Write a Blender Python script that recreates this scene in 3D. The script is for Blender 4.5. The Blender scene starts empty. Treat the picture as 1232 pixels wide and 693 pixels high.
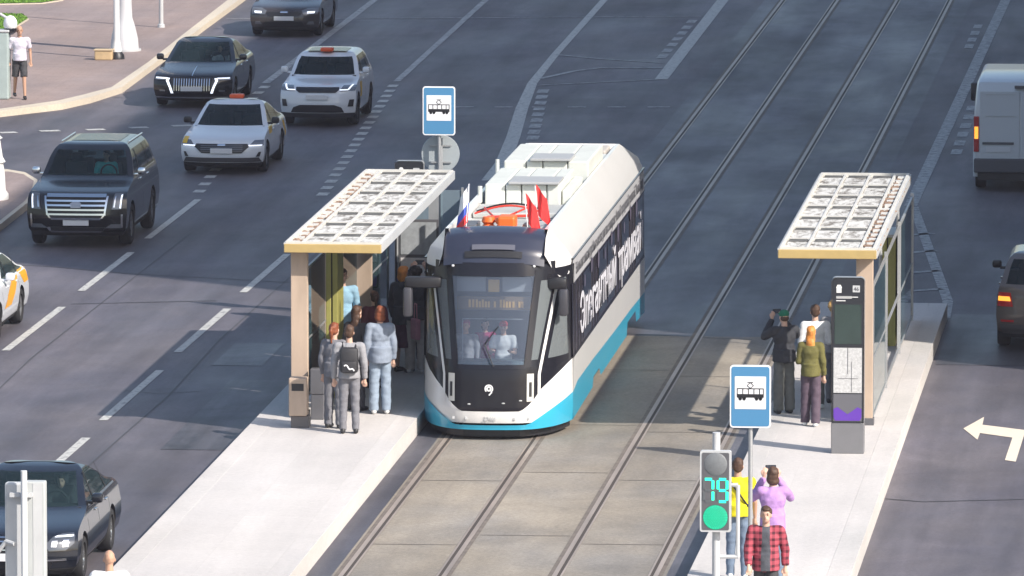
import bpy, bmesh, math, random
import numpy as np
from mathutils import Vector, Matrix
random.seed(7)
rad = math.radians
scene = bpy.context.scene
C = scene.collection

# ------------------------------------------------------------------ camera
CAM = np.array([13.0311, -137.2899, 18.1979])
TH, PSI = rad(6.5404), rad(5.3296)
FPX, PCX, PCY = 10000.0, 616.0, 346.5
cam_d = bpy.data.cameras.new('camera'); cam = bpy.data.objects.new('camera', cam_d); C.objects.link(cam)
cam.location = CAM; cam.rotation_euler = (math.pi/2 - TH, 0, PSI)
cam_d.sensor_width = 36; cam_d.lens = 36*FPX/1232.0; cam_d.clip_start = 1; cam_d.clip_end = 6000
scene.camera = cam
# ------------------------------------------------------------------ sun and sky
SUN_EL = 36.5
SUN = Vector((0.8, -0.6, 0)).normalized()*math.cos(rad(SUN_EL)) + Vector((0, 0, math.sin(rad(SUN_EL))))
w = bpy.data.worlds.new('World'); scene.world = w; w.use_nodes = True
nt = w.node_tree; bg = nt.nodes['Background']
sky = nt.nodes.new('ShaderNodeTexSky'); sky.sky_type = 'NISHITA'; sky.sun_disc = False
sky.sun_elevation = rad(SUN_EL); sky.sun_rotation = math.atan2(SUN.x, SUN.y)
sky.air_density = 1.2; sky.dust_density = 2.0; sky.ozone_density = 1.5
nt.links.new(sky.outputs[0], bg.inputs[0]); bg.inputs[1].default_value = 0.125
sl = bpy.data.lights.new('sun', 'SUN'); sl.energy = 4.3; sl.angle = rad(0.5); sl.color = (1.0, .93, .84)
so = bpy.data.objects.new('sun', sl); C.objects.link(so); so.rotation_euler = SUN.to_track_quat('Z', 'Y').to_euler()
scene.view_settings.view_transform = 'Standard'; scene.view_settings.look = 'None'
scene.view_settings.exposure = 0.60; scene.view_settings.gamma = 1
try:
    scene.cycles.max_bounces = 6; scene.cycles.transparent_max_bounces = 12; scene.cycles.caustics_reflective = False
    scene.cycles.caustics_refractive = False
except Exception: pass

# ------------------------------------------------------------------ point from the survey of the photograph
_fh = np.array([-math.sin(PSI), math.cos(PSI), 0]); _r = np.array([math.cos(PSI), math.sin(PSI), 0]); _u = np.array([0, 0, 1.])
_F = _fh*math.cos(TH) - _u*math.sin(TH); _U = _u*math.cos(TH) + _fh*math.sin(TH)
def at(px, py, z=0.0):
    d = _F*FPX + _r*(px-PCX) - _U*(py-PCY); t = (z-CAM[2])/d[2]; p = CAM + d*t
    return (float(p[0]), float(p[1]))

# ------------------------------------------------------------------ materials
MATS = {}
def mat(name, col, rough=.6, metal=0.0, coat=0.0, var=0.0, scale=4.0, stretch=(1, 1, 1), bump=0.0, bscale=None, emit=0.0, spec=None, rvar=0.0, world=False):
    if name in MATS: return MATS[name]
    m = bpy.data.materials.new(name); m.use_nodes = True; N = m.node_tree.nodes; L = m.node_tree.links
    b = N['Principled BSDF']; b.inputs['Base Color'].default_value = (*col, 1); b.inputs['Roughness'].default_value = rough
    b.inputs['Metallic'].default_value = metal
    if coat: b.inputs['Coat Weight'].default_value = coat; b.inputs['Coat Roughness'].default_value = .04
    if spec is not None: b.inputs['Specular IOR Level'].default_value = spec
    if emit: b.inputs['Emission Color'].default_value = (*col, 1); b.inputs['Emission Strength'].default_value = emit
    if var or bump or rvar:
        tc = N.new('ShaderNodeTexCoord'); mp = N.new('ShaderNodeMapping'); mp.inputs['Scale'].default_value = stretch
        L.new(tc.outputs['Object'], mp.inputs[0])
    if var or rvar:
        n = N.new('ShaderNodeTexNoise'); n.inputs['Scale'].default_value = scale; n.inputs['Detail'].default_value = 6; n.inputs['Roughness'].default_value = .62
        L.new(mp.outputs[0], n.inputs['Vector'])
    if var:
        r = N.new('ShaderNodeValToRGB'); e = r.color_ramp.elements
        e[0].position = .3; e[1].position = .7
        e[0].color = (*[c*(1-var) for c in col], 1); e[1].color = (*[min(1, c*(1+var)) for c in col], 1)
        L.new(n.outputs[0], r.inputs[0]); L.new(r.outputs[0], b.inputs['Base Color'])
    if rvar:
        mr = N.new('ShaderNodeMapRange'); mr.inputs[1].default_value = .3; mr.inputs[2].default_value = .7
        mr.inputs[3].default_value = rough-rvar; mr.inputs[4].default_value = rough+rvar
        L.new(n.outputs[0], mr.inputs[0]); L.new(mr.outputs[0], b.inputs['Roughness'])
    if bump:
        n2 = N.new('ShaderNodeTexNoise'); n2.inputs['Scale'].default_value = bscale or scale*6; n2.inputs['Detail'].default_value = 4
        L.new(mp.outputs[0], n2.inputs['Vector'])
        bp = N.new('ShaderNodeBump'); bp.inputs['Strength'].default_value = bump; bp.inputs['Distance'].default_value = .02
        L.new(n2.outputs[0], bp.inputs['Height']); L.new(bp.outputs[0], b.inputs['Normal'])
    MATS[name] = m; return m

def ground_mat(name, base, tint, blotch=.25, streak=.2, fine=.12, rough=.75, joints=None, lon=1.0):
    """pavement: large blotches, long streaks along and across the traffic, fine grain, optional slab joints"""
    m = bpy.data.materials.new(name); m.use_nodes = True; N = m.node_tree.nodes; L = m.node_tree.links
    b = N['Principled BSDF']; b.inputs['Roughness'].default_value = rough
    tc = N.new('ShaderNodeTexCoord')
    def noise(sc, st, det=5, ro=.6, dist=0):
        mp = N.new('ShaderNodeMapping'); mp.inputs['Scale'].default_value = st; L.new(tc.outputs['Object'], mp.inputs[0])
        n = N.new('ShaderNodeTexNoise'); n.inputs['Scale'].default_value = sc; n.inputs['Detail'].default_value = det
        n.inputs['Roughness'].default_value = ro; n.inputs['Distortion'].default_value = dist
        L.new(mp.outputs[0], n.inputs['Vector']); return n.outputs[0]
    def mapr(o, a, c, lo, hi):
        r = N.new('ShaderNodeMapRange'); r.inputs[1].default_value = a; r.inputs[2].default_value = c; r.inputs[3].default_value = lo; r.inputs[4].default_value = hi
        L.new(o, r.inputs[0]); return r.outputs[0]
    def mul(a, c):
        x = N.new('ShaderNodeMath'); x.operation = 'MULTIPLY'; L.new(a, x.inputs[0]); L.new(c, x.inputs[1]); return x.outputs[0]
    v = mapr(noise(.22, (1, .35, 1), 4, .55, .6), .3, .7, 1-blotch, 1+blotch)
    v = mul(v, mapr(noise(1.6, (1, .06, 1), 5), .3, .7, 1-streak*lon, 1+streak*lon))
    v = mul(v, mapr(noise(.9, (.42, .34, 1), 6, .7, 1.0), .3, .75, 1-streak*.7, 1+streak))
    v = mul(v, mapr(noise(14, (1, 1, 1), 4, .7), .3, .7, 1-fine, 1+fine))
    v = mul(v, mapr(noise(90, (1, 1, 1), 2, .7), .3, .7, 1-fine, 1+fine))
    mx = N.new('ShaderNodeMix'); mx.data_type = 'RGBA'; L.new(mapr(noise(.35, (1, .5, 1), 3), .4, .65, 0, 1), mx.inputs[0])
    mx.inputs[6].default_value = (*base, 1); mx.inputs[7].default_value = (*tint, 1)
    vm = N.new('ShaderNodeVectorMath'); vm.operation = 'SCALE'; L.new(mx.outputs[2], vm.inputs[0]); L.new(v, vm.inputs['Scale'])
    out = vm.outputs[0]
    if joints:
        bt = N.new('ShaderNodeTexBrick'); bt.inputs['Scale'].default_value = 1; bt.offset = joints[3]
        bt.inputs['Brick Width'].default_value = joints[0]; bt.inputs['Row Height'].default_value = joints[1]
        bt.inputs['Mortar Size'].default_value = joints[2]; bt.inputs['Mortar Smooth'].default_value = .3
        bt.inputs['Color1'].default_value = (1, 1, 1, 1); bt.inputs['Color2'].default_value = (.92, .92, .92, 1); bt.inputs['Mortar'].default_value = (.84, .83, .82, 1)
        L.new(tc.outputs['Object'], bt.inputs['Vector'])
        m2 = N.new('ShaderNodeVectorMath'); m2.operation = 'MULTIPLY'; L.new(out, m2.inputs[0]); L.new(bt.outputs['Color'], m2.inputs[1]); out = m2.outputs[0]
    L.new(out, b.inputs['Base Color'])
    bp = N.new('ShaderNodeBump'); bp.inputs['Strength'].default_value = .35; bp.inputs['Distance'].default_value = .01
    L.new(noise(60, (1, 1, 1), 3, .7), bp.inputs['Height']); L.new(bp.outputs[0], b.inputs['Normal'])
    L.new(mapr(noise(.5, (1, .2, 1), 4), .3, .7, rough-.14, rough+.1), b.inputs['Roughness'])
    MATS[name] = m; return m

def glass_mat(name, tint=(.75, .9, .9), clear=.8, rough=.03, dark=(.02, .04, .045)):
    m = bpy.data.materials.new(name); m.use_nodes = True; N = m.node_tree.nodes; L = m.node_tree.links
    for n in list(N): N.remove(n)
    o = N.new('ShaderNodeOutputMaterial'); t = N.new('ShaderNodeBsdfTransparent'); t.inputs[0].default_value = (*tint, 1)
    p = N.new('ShaderNodeBsdfPrincipled'); p.inputs['Base Color'].default_value = (*dark, 1); p.inputs['Roughness'].default_value = rough
    mx = N.new('ShaderNodeMixShader'); fr = N.new('ShaderNodeFresnel'); fr.inputs[0].default_value = 1.5
    mr = N.new('ShaderNodeMapRange'); mr.inputs[1].default_value = .04; mr.inputs[2].default_value = 1; mr.inputs[3].default_value = 1-clear; mr.inputs[4].default_value = 1
    L.new(fr.outputs[0], mr.inputs[0]); L.new(mr.outputs[0], mx.inputs[0]); L.new(t.outputs[0], mx.inputs[1]); L.new(p.outputs[0], mx.inputs[2]); L.new(mx.outputs[0], o.inputs[0])
    MATS[name] = m; return m

def paint_mat(name, col, worn=.25, scale=9):
    m = bpy.data.materials.new(name); m.use_nodes = True; N = m.node_tree.nodes; L = m.node_tree.links
    b = N['Principled BSDF']; b.inputs['Roughness'].default_value = .7
    tc = N.new('ShaderNodeTexCoord'); n = N.new('ShaderNodeTexNoise'); n.inputs['Scale'].default_value = scale; n.inputs['Detail'].default_value = 6; n.inputs['Roughness'].default_value = .7
    L.new(tc.outputs['Object'], n.inputs['Vector'])
    r = N.new('ShaderNodeValToRGB'); e = r.color_ramp.elements
    e[0].position = .28+worn*.3; e[1].position = .45+worn*.3; e[0].color = (.14, .14, .15, 1) if worn > .1 else (*[c*.8 for c in col], 1); e[1].color = (*col, 1)
    L.new(n.outputs[0], r.inputs[0]); L.new(r.outputs[0], b.inputs['Base Color']); MATS[name] = m; return m

ASPH = ground_mat('asphalt', (.088, .081, .098), (.116, .104, .114), .26, .24, .18, .64)
BED = ground_mat('track_concrete', (.275, .238, .190), (.215, .198, .178), .22, .30, .2, .8, lon=.3)
PAVE = ground_mat('pink_paving', (.33, .25, .225), (.27, .215, .205), .16, .1, .1, .85, (.6, .3, .012, .5))
PLAT = ground_mat('pale_granite', (.58, .548, .525), (.53, .505, .49), .05, .06, .08, .88, (2.7, 1.8, .003, .0))
PEDGE = ground_mat('kerb_granite', (.60, .565, .54), (.52, .50, .48), .10, .08, .08, .8, (1.0, 30, .010, .0))
KERB = ground_mat('cream_kerb', (.62, .54, .42), (.56, .49, .40), .1, .05, .1, .8)
PAINT = paint_mat('road_paint', (.50, .495, .47), .16)
PAINTO = paint_mat('worn_road_paint', (.42, .42, .42), .34, 6)
PAINTB = paint_mat('arrow_paint', (.75, .66, .54), .0)
RAIL = mat('rail_steel', (.40, .33, .28), .5, .35, var=.25, scale=3, stretch=(1, .1, 1))
GROOVE = mat('rail_groove', (.06, .048, .04), .9)
GRASS = mat('grass', (.13, .26, .03), .9, var=.35, scale=8)
STEEL = mat('grey_steel', (.42, .43, .44), .45, .5, var=.08)
WHITE = mat('white_coat', (.75, .75, .74), .35, var=.05, scale=2)
LGREY = mat('light_grey_coat', (.50, .51, .52), .45, var=.05, scale=3)
DGREY = mat('dark_grey_coat', (.10, .10, .11), .45, var=.1, scale=3)
BLACK = mat('black_plastic', (.014, .014, .017), .45)
GLOSSB = mat('black_gloss', (.012, .013, .018), .12, coat=.5)
CHROME = mat('chrome', (.75, .76, .78), .18, 1.0)
RUBBER = mat('rubber', (.018, .018, .02), .85)
TAN = mat('tan_composite', (.45, .345, .265), .6, var=.14, scale=3, stretch=(1, 1, .3))
GOLD = mat('gold_fascia', (.44, .32, .13), .45, var=.08)
OLIVE = mat('yellow_green_panel', (.33, .31, .09), .5, var=.08)

# ------------------------------------------------------------------ mesh builder
class MB:
    def __init__(s): s.v = []; s.f = []; s.m = []
    def quad(s, pts, mi=0):
        n = len(s.v); s.v += [tuple(p) for p in pts]; s.f.append(tuple(range(n, n+len(pts)))); s.m.append(mi); return s
    def box(s, x0, x1, y0, y1, z0, z1, mi=0, bev=0.0):
        if x0 > x1: x0, x1 = x1, x0
        if y0 > y1: y0, y1 = y1, y0
        if z0 > z1: z0, z1 = z1, z0
        n = len(s.v)
        if bev <= 0:
            s.v += [(x, y, z) for z in (z0, z1) for y in (y0, y1) for x in (x0, x1)]
            F = [(0, 2, 3, 1), (4, 5, 7, 6), (0, 1, 5, 4), (2, 6, 7, 3), (0, 4, 6, 2), (1, 3, 7, 5)]
            s.f += [tuple(n+i for i in f) for f in F]; s.m += [mi]*6; return s
        bm = bmesh.new(); bmesh.ops.create_cube(bm, size=1, matrix=Matrix.Translation(((x0+x1)/2, (y0+y1)/2, (z0+z1)/2)) @ Matrix.Diagonal((x1-x0, y1-y0, z1-z0, 1)))
        bmesh.ops.bevel(bm, geom=bm.edges[:], offset=min(bev, .45*min(x1-x0, y1-y0, z1-z0)), segments=2, affect='EDGES', profile=.5)
        return s.add_bm(bm, mi)
    def add_bm(s, bm, mi=0):
        n = len(s.v); bm.verts.index_update(); s.v += [tuple(v.co) for v in bm.verts]
        for f in bm.faces: s.f.append(tuple(n+v.index for v in f.verts)); s.m.append(mi)
        bm.free(); return s
    def tube(s, a, b, r, r2=None, seg=12, mi=0, cap=True):
        a = Vector(a); b = Vector(b); r2 = r if r2 is None else r2; d = (b-a).normalized()
        u = d.orthogonal().normalized(); w_ = d.cross(u); n = len(s.v)
        for p, q in ((a, r), (b, r2)):
            for i in range(seg):
                t = 2*math.pi*i/seg; s.v.append(tuple(p+u*math.cos(t)*q+w_*math.sin(t)*q))
        for i in range(seg):
            j = (i+1) % seg; s.f.append((n+i, n+j, n+seg+j, n+seg+i)); s.m.append(mi)
        if cap: s.f.append(tuple(n+i for i in range(seg))[::-1]); s.f.append(tuple(n+seg+i for i in range(seg))); s.m += [mi, mi]
        return s
    def path(s, pts, r, seg=8, mi=0):
        for a, b in zip(pts, pts[1:]): s.tube(a, b, r, seg=seg, mi=mi)
        return s
    def ball(s, c, r, mi=0, sub=2):
        bm = bmesh.new(); rr = r if hasattr(r, '__len__') else (r, r, r)
        bmesh.ops.create_icosphere(bm, subdivisions=sub, radius=1, matrix=Matrix.Translation(c) @ Matrix.Diagonal((*rr, 1))); return s.add_bm(bm, mi)
    def lathe(s, prof, c=(0, 0, 0), axis='z', seg=24, mi=0):
        n = len(s.v); k = len(prof)
        for i in range(seg):
            t = 2*math.pi*i/seg; ct, st = math.cos(t), math.sin(t)
            for r, h in prof:
                p = (r*ct, r*st, h) if axis == 'z' else ((h, r*ct, r*st) if axis == 'x' else (r*ct, h, r*st))
                s.v.append((c[0]+p[0], c[1]+p[1], c[2]+p[2]))
        for i in range(seg):
            j = (i+1) % seg
            for q in range(k-1): s.f.append((n+i*k+q, n+j*k+q, n+j*k+q+1, n+i*k+q+1)); s.m.append(mi)
        return s
    def prism(s, poly, z0, z1, mi=0, mis=None):
        n = len(s.v); k = len(poly); s.v += [(x, y, z0) for x, y in poly]+[(x, y, z1) for x, y in poly]
        s.f.append(tuple(n+k+i for i in range(k))); s.m.append(mi); s.f.append(tuple(n+i for i in range(k))[::-1]); s.m.append(mi)
        for i in range(k):
            j = (i+1) % k; s.f.append((n+i, n+j, n+k+j, n+k+i)); s.m.append(mi if mis is None else mis)
        return s
    def grid(s, rows, mi=0):
        n = len(s.v); R = len(rows); K = len(rows[0])
        for r in rows: s.v += [tuple(p) for p in r]
        for i in range(R-1):
            for j in range(K-1): s.f.append((n+i*K+j, n+i*K+j+1, n+(i+1)*K+j+1, n+(i+1)*K+j)); s.m.append(mi)
        return s
    def build(s, name, mats, parent=None, smooth=False, loc=None, fixn=True):
        me = bpy.data.meshes.new(name); me.from_pydata(s.v, [], s.f)
        for m in (mats if isinstance(mats, (list, tuple)) else [mats]): me.materials.append(m)
        for p, i in zip(me.polygons, s.m): p.material_index = i
        if fixn:
            bm = bmesh.new(); bm.from_mesh(me); bmesh.ops.recalc_face_normals(bm, faces=bm.faces[:]); bm.to_mesh(me); bm.free()
        if smooth:
            me.polygons.foreach_set('use_smooth', [True]*len(me.polygons))
            try: me.set_sharp_from_angle(angle=rad(38 if smooth is True else smooth))
            except Exception: pass
        me.update()
        o = bpy.data.objects.new(name, me); C.objects.link(o)
        if parent: o.parent = parent
        if loc: o.location = loc
        return o

def thing(name, label, cat, loc=(0, 0, 0), rz=0, group=None):
    o = bpy.data.objects.new(name, None); C.objects.link(o); o.location = loc; o.rotation_euler = (0, 0, rz)
    o.empty_display_size = .2; o['label'] = label; o['category'] = cat
    if group: o['group'] = group
    return o
def tag(o, label, cat, group=None):
    o['label'] = label; o['category'] = cat
    if group: o['group'] = group
    return o
def struct(o): o['kind'] = 'structure'; return o
def copy_tree(o, parent=None):
    c = o.copy(); C.objects.link(c)
    if parent: c.parent = parent
    for ch in o.children: copy_tree(ch, c)
    return c
def text_mesh(txt, size, mat_, name, parent, matrix, extrude=.004, xs=1.0, align='LEFT'):
    cu = bpy.data.curves.new(name, 'FONT'); cu.body = txt; cu.size = size; cu.extrude = extrude; cu.align_x = align; cu.offset = size*.015
    t = bpy.data.objects.new(name+'_src', cu); C.objects.link(t)
    dg = bpy.context.evaluated_depsgraph_get(); me = bpy.data.meshes.new_from_object(t.evaluated_get(dg))
    bpy.data.objects.remove(t); me.materials.clear(); me.materials.append(mat_)
    me.transform(matrix @ Matrix.Diagonal((xs, 1, 1, 1)))
    o = bpy.data.objects.new(name, me); C.objects.link(o); o.parent = parent; return o

# ================================================================== SETTING
MB().quad([(-3000, -600, -.02), (3000, -600, -.02), (3000, 5000, -.02), (-3000, 5000, -.02)]).build('ground', ASPH)
struct(bpy.data.objects['ground'])
struct(MB().quad([(-80, -90, 0), (40, -90, 0), (40, 420, 0), (-80, 420, 0)]).build('road', ASPH))
BED2 = ground_mat('track_asphalt', (.070, .068, .084), (.118, .114, .130), .45, .42, .2, .58, lon=.5)
struct(MB().quad([(-.90, -90, .004), (4.02, -90, .004), (4.02, 13.3, .004), (-.90, 13.3, .004)]).build('tram_track_bed', BED))
struct(MB().quad([(-1.25, 13.3, .004), (4.46, 13.3, .004), (4.46, 300, .004), (-1.25, 300, .004)]).build('tram_track_bed', BED2))
struct(MB().quad([(-1.25, -90, .004), (-.90, -90, .004), (-.90, 13.3, .004), (-1.25, 13.3, .004)]).build('track_edge', BED2))
struct(MB().quad([(4.02, -90, .004), (4.46, -90, .004), (4.46, 13.3, .004), (4.02, 13.3, .004)]).build('track_edge', BED2))
# darker rectangles laid over the road asphalt
PATCH = ground_mat('dark_asphalt', (.064, .061, .072), (.095, .088, .098), .45, .55, .18, .55)
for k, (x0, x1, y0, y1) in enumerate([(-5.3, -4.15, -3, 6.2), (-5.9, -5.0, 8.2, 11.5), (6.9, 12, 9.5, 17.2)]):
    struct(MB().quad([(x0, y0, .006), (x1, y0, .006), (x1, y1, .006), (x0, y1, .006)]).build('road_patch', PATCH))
for x in (-.76, .76, 2.38, 3.87):
    m = MB()
    m.quad([(x-.035, -90, .011), (x+.035, -90, .011), (x+.035, 300, .011), (x-.035, 300, .011)], 0)
    s = 1 if x in (-.76, 2.38) else -1
    m.quad([(x+s*.035, -90, .009), (x+s*.085, -90, .009), (x+s*.085, 300, .009), (x+s*.035, 300, .009)], 1)
    m.quad([(x+s*.085, -90, .011), (x+s*.115, -90, .011), (x+s*.115, 300, .011), (x+s*.085, 300, .011)], 0)
    m.quad([(x-s*.035, -90, .0085), (x-s*.10, -90, .0085), (x-s*.10, 300, .0085), (x-s*.035, 300, .0085)], 2)
    struct(m.build('tram_rail', [RAIL, GROOVE, mat('joint_mastic', (.155, .13, .11), .85, var=.3)]))

def strip(pts, width, z=.008, m_=PAINT, name='lane_marking'):
    L, R = [], []
    for i, p in enumerate(pts):
        a = Vector(pts[max(i-1, 0)]); b = Vector(pts[min(i+1, len(pts)-1)]); d = (b-a).normalized(); n = Vector((-d.y, d.x))*(width/2 if not hasattr(width, '__len__') else width[i]/2)
        p = Vector(p); L.append((p.x+n.x, p.y+n.y, z)); R.append((p.x-n.x, p.y-n.y, z))
    return struct(MB().grid([L, R]).build(name, m_))
for y0, y1 in [(-8.9, -2.1), (-18.3, -11.5), (.55, 7.2), (10, 16.8), (19.45, 26.2), (28.8, 36.5)]: strip([(-9.88, y0), (-9.86, y1)], .15)
for y0, y1 in [(-17.7, -10.9), (-8.3, -1.7), (.55, 7.4), (10.05, 16.8), (19.5, 26.2), (28.9, 35.6)]: strip([(-6.76, y0), (-6.72, y1)], .15)
def squares(p0, p1, n, wd, ln, m_=PAINT):
    for i in range(n):
        t = i/(n-1); x = p0[0]+(p1[0]-p0[0])*t; y = p0[1]+(p1[1]-p0[1])*t
        strip([(x, y), (x, y+ln)], wd, .008, m_)
squares((-10.05, 37.9), (-10.3, 42.5), 4, .24, .55)
squares((-7.35, 37.5), (-8.62, 63.2), 20, .24, .62)
squares((-11.55, 56.5), (-11.7, 62.6), 5, .24, .62)
strip([(-11.8, 64), (-11.95, 90), (-12.1, 140)], .2, m_=PAINTO); strip([(-8.66, 64.8), (-8.9, 90), (-9.2, 140)], .17, m_=PAINTO)
strip([(-6.2, 140), (-5.65, 90), (-5.46, 72.7), (-5.3, 64.6), (-4.95, 58), (-4.5, 51), (-4.17, 45), (-4.1, 41)], [.2, .2, .2, .24, .3, .32, .34, .34])
strip([(-2.6, 140), (-2.39, 90), (-2.24, 65.9)], .32)
strip([(-15.2, 83.0), (-10.2, 83.7), (-2.6, 85.0)], .12, .010, PAINTO)
strip([at(668, 66), at(720, 71), at(798, 76)], .14, .010, PAINTO); strip([at(650, 95), at(690, 86), at(722, 82), at(797, 82)], .16, .010, PAINTO); strip([at(646, 103), at(790, 96)], .12, .010, PAINTO)
for i in range(7):
    x, y = at(797-(797-832)*i/6, 68-(68-26)*i/6); strip([(x, y-.5), (x+.01, y+.5)], .24, .008, PAINTO)
for i in range(9):
    x, y = at(654-(654-642)*i/8, 110+(166-110)*i/8); strip([(x, y-.45), (x-.03, y+.45)], .27, .008, PAINTO)
for a, b in [(683, 705), (731, 753), (779, 806), (548, 570), (595, 617), (640, 655)]: strip([at(a, 129), at(b, 129)], .22, .008, PAINTO)
for a, b, y in [(0, 20, 160), (48, 72, 158), (104, 126, 156.5), (156, 178, 154), (207, 231, 151.7)]: strip([at(a, y), at(b, y-.6)], .34)
strip([(5.6, 140), (5.36, 91), (5.23, 36.6)], .27, m_=PAINTO); strip([(5.3, 36.4), (6.72, 19.3), (6.78, 16.6)], .2, m_=PAINTO)
for yy in (281, 302, 326, 348): strip([at(1086, yy+3), at(1122+(yy-281)*.18, yy)], .22, .008, PAINTO)
for i in range(6): 
    x, y = at(1151+i*3.6, 183-i*10.5); strip([(x, y-.6), (x, y+.6)], .24, .008, PAINTO)
for i in range(4):
    x, y = at(1166+i*3.5, 56-i*8); strip([(x, y-.6), (x, y+.6)], .22, .008, PAINTO)
poly = [at(*p) for p in [(1159, 516), (1184, 502), (1182, 511.5), (1234, 518), (1222, 556), (1209, 554), (1218, 527), (1179, 521.5), (1176, 529.5)]]
struct(MB().quad([(x, y, .008) for x, y in poly]).build('arrow_marking', PAINTB))
# seams and tyre-worn joints
for pts, wd in [([at(85, 366), at(260, 362)], .06), ([at(740, 401), at(860, 407), at(905, 409)], .05), ([(-4.02, -60), (-4.02, 15)], .07), ([at(0, 318), at(60, 321), at(150, 329), at(348, 340)], .05), ([(-9.3, -12), (-9.1, 2), (-9.25, 9), (-9.15, 30)], .03), ([at(150, 470), at(190, 474), at(240, 471)], .04), ([(-6.2, -6), (-6.1, 4), (-6.25, 12), (-6.1, 34)], .03), ([at(1060, 600), at(1110, 604), at(1232, 601)], .05)]:
    strip(pts, wd, .007, mat('sealing_tar', (.05, .05, .055), .6), 'road_seam')

for y in (-27.5, -20.1, -13.4, -6.3, -.4, 7.1):
    strip([(-.66, y), (.66, y+.03)], .035, .0075, mat('slab_joint', (.10, .085, .075), .8), 'slab_joint'); strip([(.88, y+1.1), (2.26, y+1.12)], .035, .0075, MATS['slab_joint'], 'slab_joint'); strip([(2.5, y+.3), (3.75, y+.32)], .035, .0075, MATS['slab_joint'], 'slab_joint')
# corner pavement top left
low = [(296, 0), (245, 37.5), (200, 72.5), (147, 112), (110, 124), (75, 132), (0, 141)]; upp = [(274, 0), (226, 37), (178, 75), (134, 105), (100, 114), (70, 121), (0, 131)]
lo = [at(*p, .0) for p in low]; up = [at(*p, .15) for p in upp]
lo = [(lo[0][0]-.3, 200)]+lo+[(-28, lo[-1][1]-2.0)]; up = [(up[0][0]-.3, 200)]+up+[(-28, up[-1][1]-2.0)]
m = MB(); m.grid([[(x, y, 0) for x, y in lo], [(x, y, .15) for x, y in lo]]); m.grid([[(x, y, .15) for x, y in lo], [(x, y, .154) for x, y in up]])
struct(m.build('kerb', KERB))
struct(MB().quad([(x, y, .152) for x, y in up]+[(-80, 45, .152), (-80, 200, .152)]).build('pavement', PAVE))
def lawn(px):
    pts = [at(*p, .15) for p in px]
    m = MB().quad([(x, y, .19) for x, y in pts]); struct(m.build('lawn', GRASS))
    cx = sum(p[0] for p in pts)/len(pts); cy = sum(p[1] for p in pts)/len(pts)
    big = [((x-cx)*1.06+cx, (y-cy)*1.05+cy) for x, y in pts]; struct(MB().prism(big, .15, .175).build('lawn_kerb', KERB))
    g = MB(); rr = random.Random(3)
    x0, x1 = min(p[0] for p in pts), max(p[0] for p in pts); y0, y1 = min(p[1] for p in pts), max(p[1] for p in pts)
    def inside(x, y):
        c = False
        for i in range(len(pts)):
            a, b = pts[i], pts[i-1]
            if (a[1] > y) != (b[1] > y) and x < (b[0]-a[0])*(y-a[1])/(b[1]-a[1])+a[0]: c = not c
        return c
    for _ in range(5000):
        x, y = rr.uniform(x0, x1), rr.uniform(y0, y1)
        if inside(x, y):
            t = rr.uniform(0, 6.28); d = .03; h = rr.uniform(.02, .05)
            g.quad([(x-d*math.cos(t), y-d*math.sin(t), .19), (x+d*math.cos(t), y+d*math.sin(t), .19), (x+rr.uniform(-.03, .03), y+rr.uniform(-.03, .03), .19+h)])
    o = g.build('grass', GRASS, fixn=False); o['kind'] = 'stuff'; o['label'] = 'short bright green grass on the pavement corner'; 
lawn([(-25, 17), (27, 19), (33, 24), (14, 36), (-25, 40)]); lawn([(-25, -12), (90, -12), (73, 1), (50, 4.5), (-25, 6)])
# island kerb on the left
isl = [at(*p, .15) for p in [(-60, 202), (9, 203.5), (30, 207), (45, 216), (42, 232), (34, 243), (0, 270), (-60, 322)]]
m = MB().prism(isl, 0, .15, 0); struct(m.build('traffic_island', KERB))
cx = sum(p[0] for p in isl)/len(isl); cy = sum(p[1] for p in isl)/len(isl)
struct(MB().quad([((x-cx)*.86+cx, (y-cy)*.9+cy, .156) for x, y in isl]).build('island_paving', PAVE))

# platforms
def platform(x0, x1, y0, y1, track_side, nm):
    m = MB()
    m.box(x0+.346, x1-.346, y0+.346, y1-.346, .0, .3015, 0)
    struct(m.build('tram_platform', PLAT))
    k = MB(); k.box(x0, x0+.345, y0, y1, 0, .3022, 0, .003); k.box(x1-.345, x1, y0, y1, 0, .3022, 0, .003); k.box(x0+.35, x1-.35, y0, y0+.345, 0, .3022, 0, .003); k.box(x0+.35, x1-.35, y1-.345, y1, 0, .3022, 0, .003)
    struct(k.build('platform_kerb', PEDGE))
platform(-3.95, -1.28, -34, 16.2, 1, 'l'); platform(4.47, 6.83, -34, 16.4, -1, 'r')

# ------------------------------------------------------------------ building off to the right: its wall casts the long shade
def office():
    t = thing('office_building', 'long pale office block standing right of the road, outside the picture', 'building', (16, 3.3, 0))
    STN = mat('stone_wall', (.42, .38, .33), .8, var=.1, scale=1)
    m = MB(); L = 150; D = 16; H = 26.8; fl = 6
    m.box(.35, D, 0, L, 0, H)
    n = 30
    for i in range(n+1):
        y = min(i*(L/n), L-.9); m.box(0, .35, y+.002, y+.9, 0, H-.01)
    for k in range(fl+1):
        z = k*H/fl; m.box(.1, .35, .91, L-.01, max(0, z-.45), min(H-.02, z+.45))
    m.box(-.5, D+.3, -.3, L+.3, H, H+.35)
    m.build('wall', STN, t)
    g = MB(); gl = mat('office_glass', (.03, .045, .06), .08, spec=.8)
    for i in range(n):
        for k in range(fl): g.box(.27, .34, i*(L/n)+.9, (i+1)*(L/n), k*H/fl+.45, (k+1)*H/fl-.45)
    o = g.build('window', gl, t); o['kind'] = 'stuff'
office()

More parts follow.
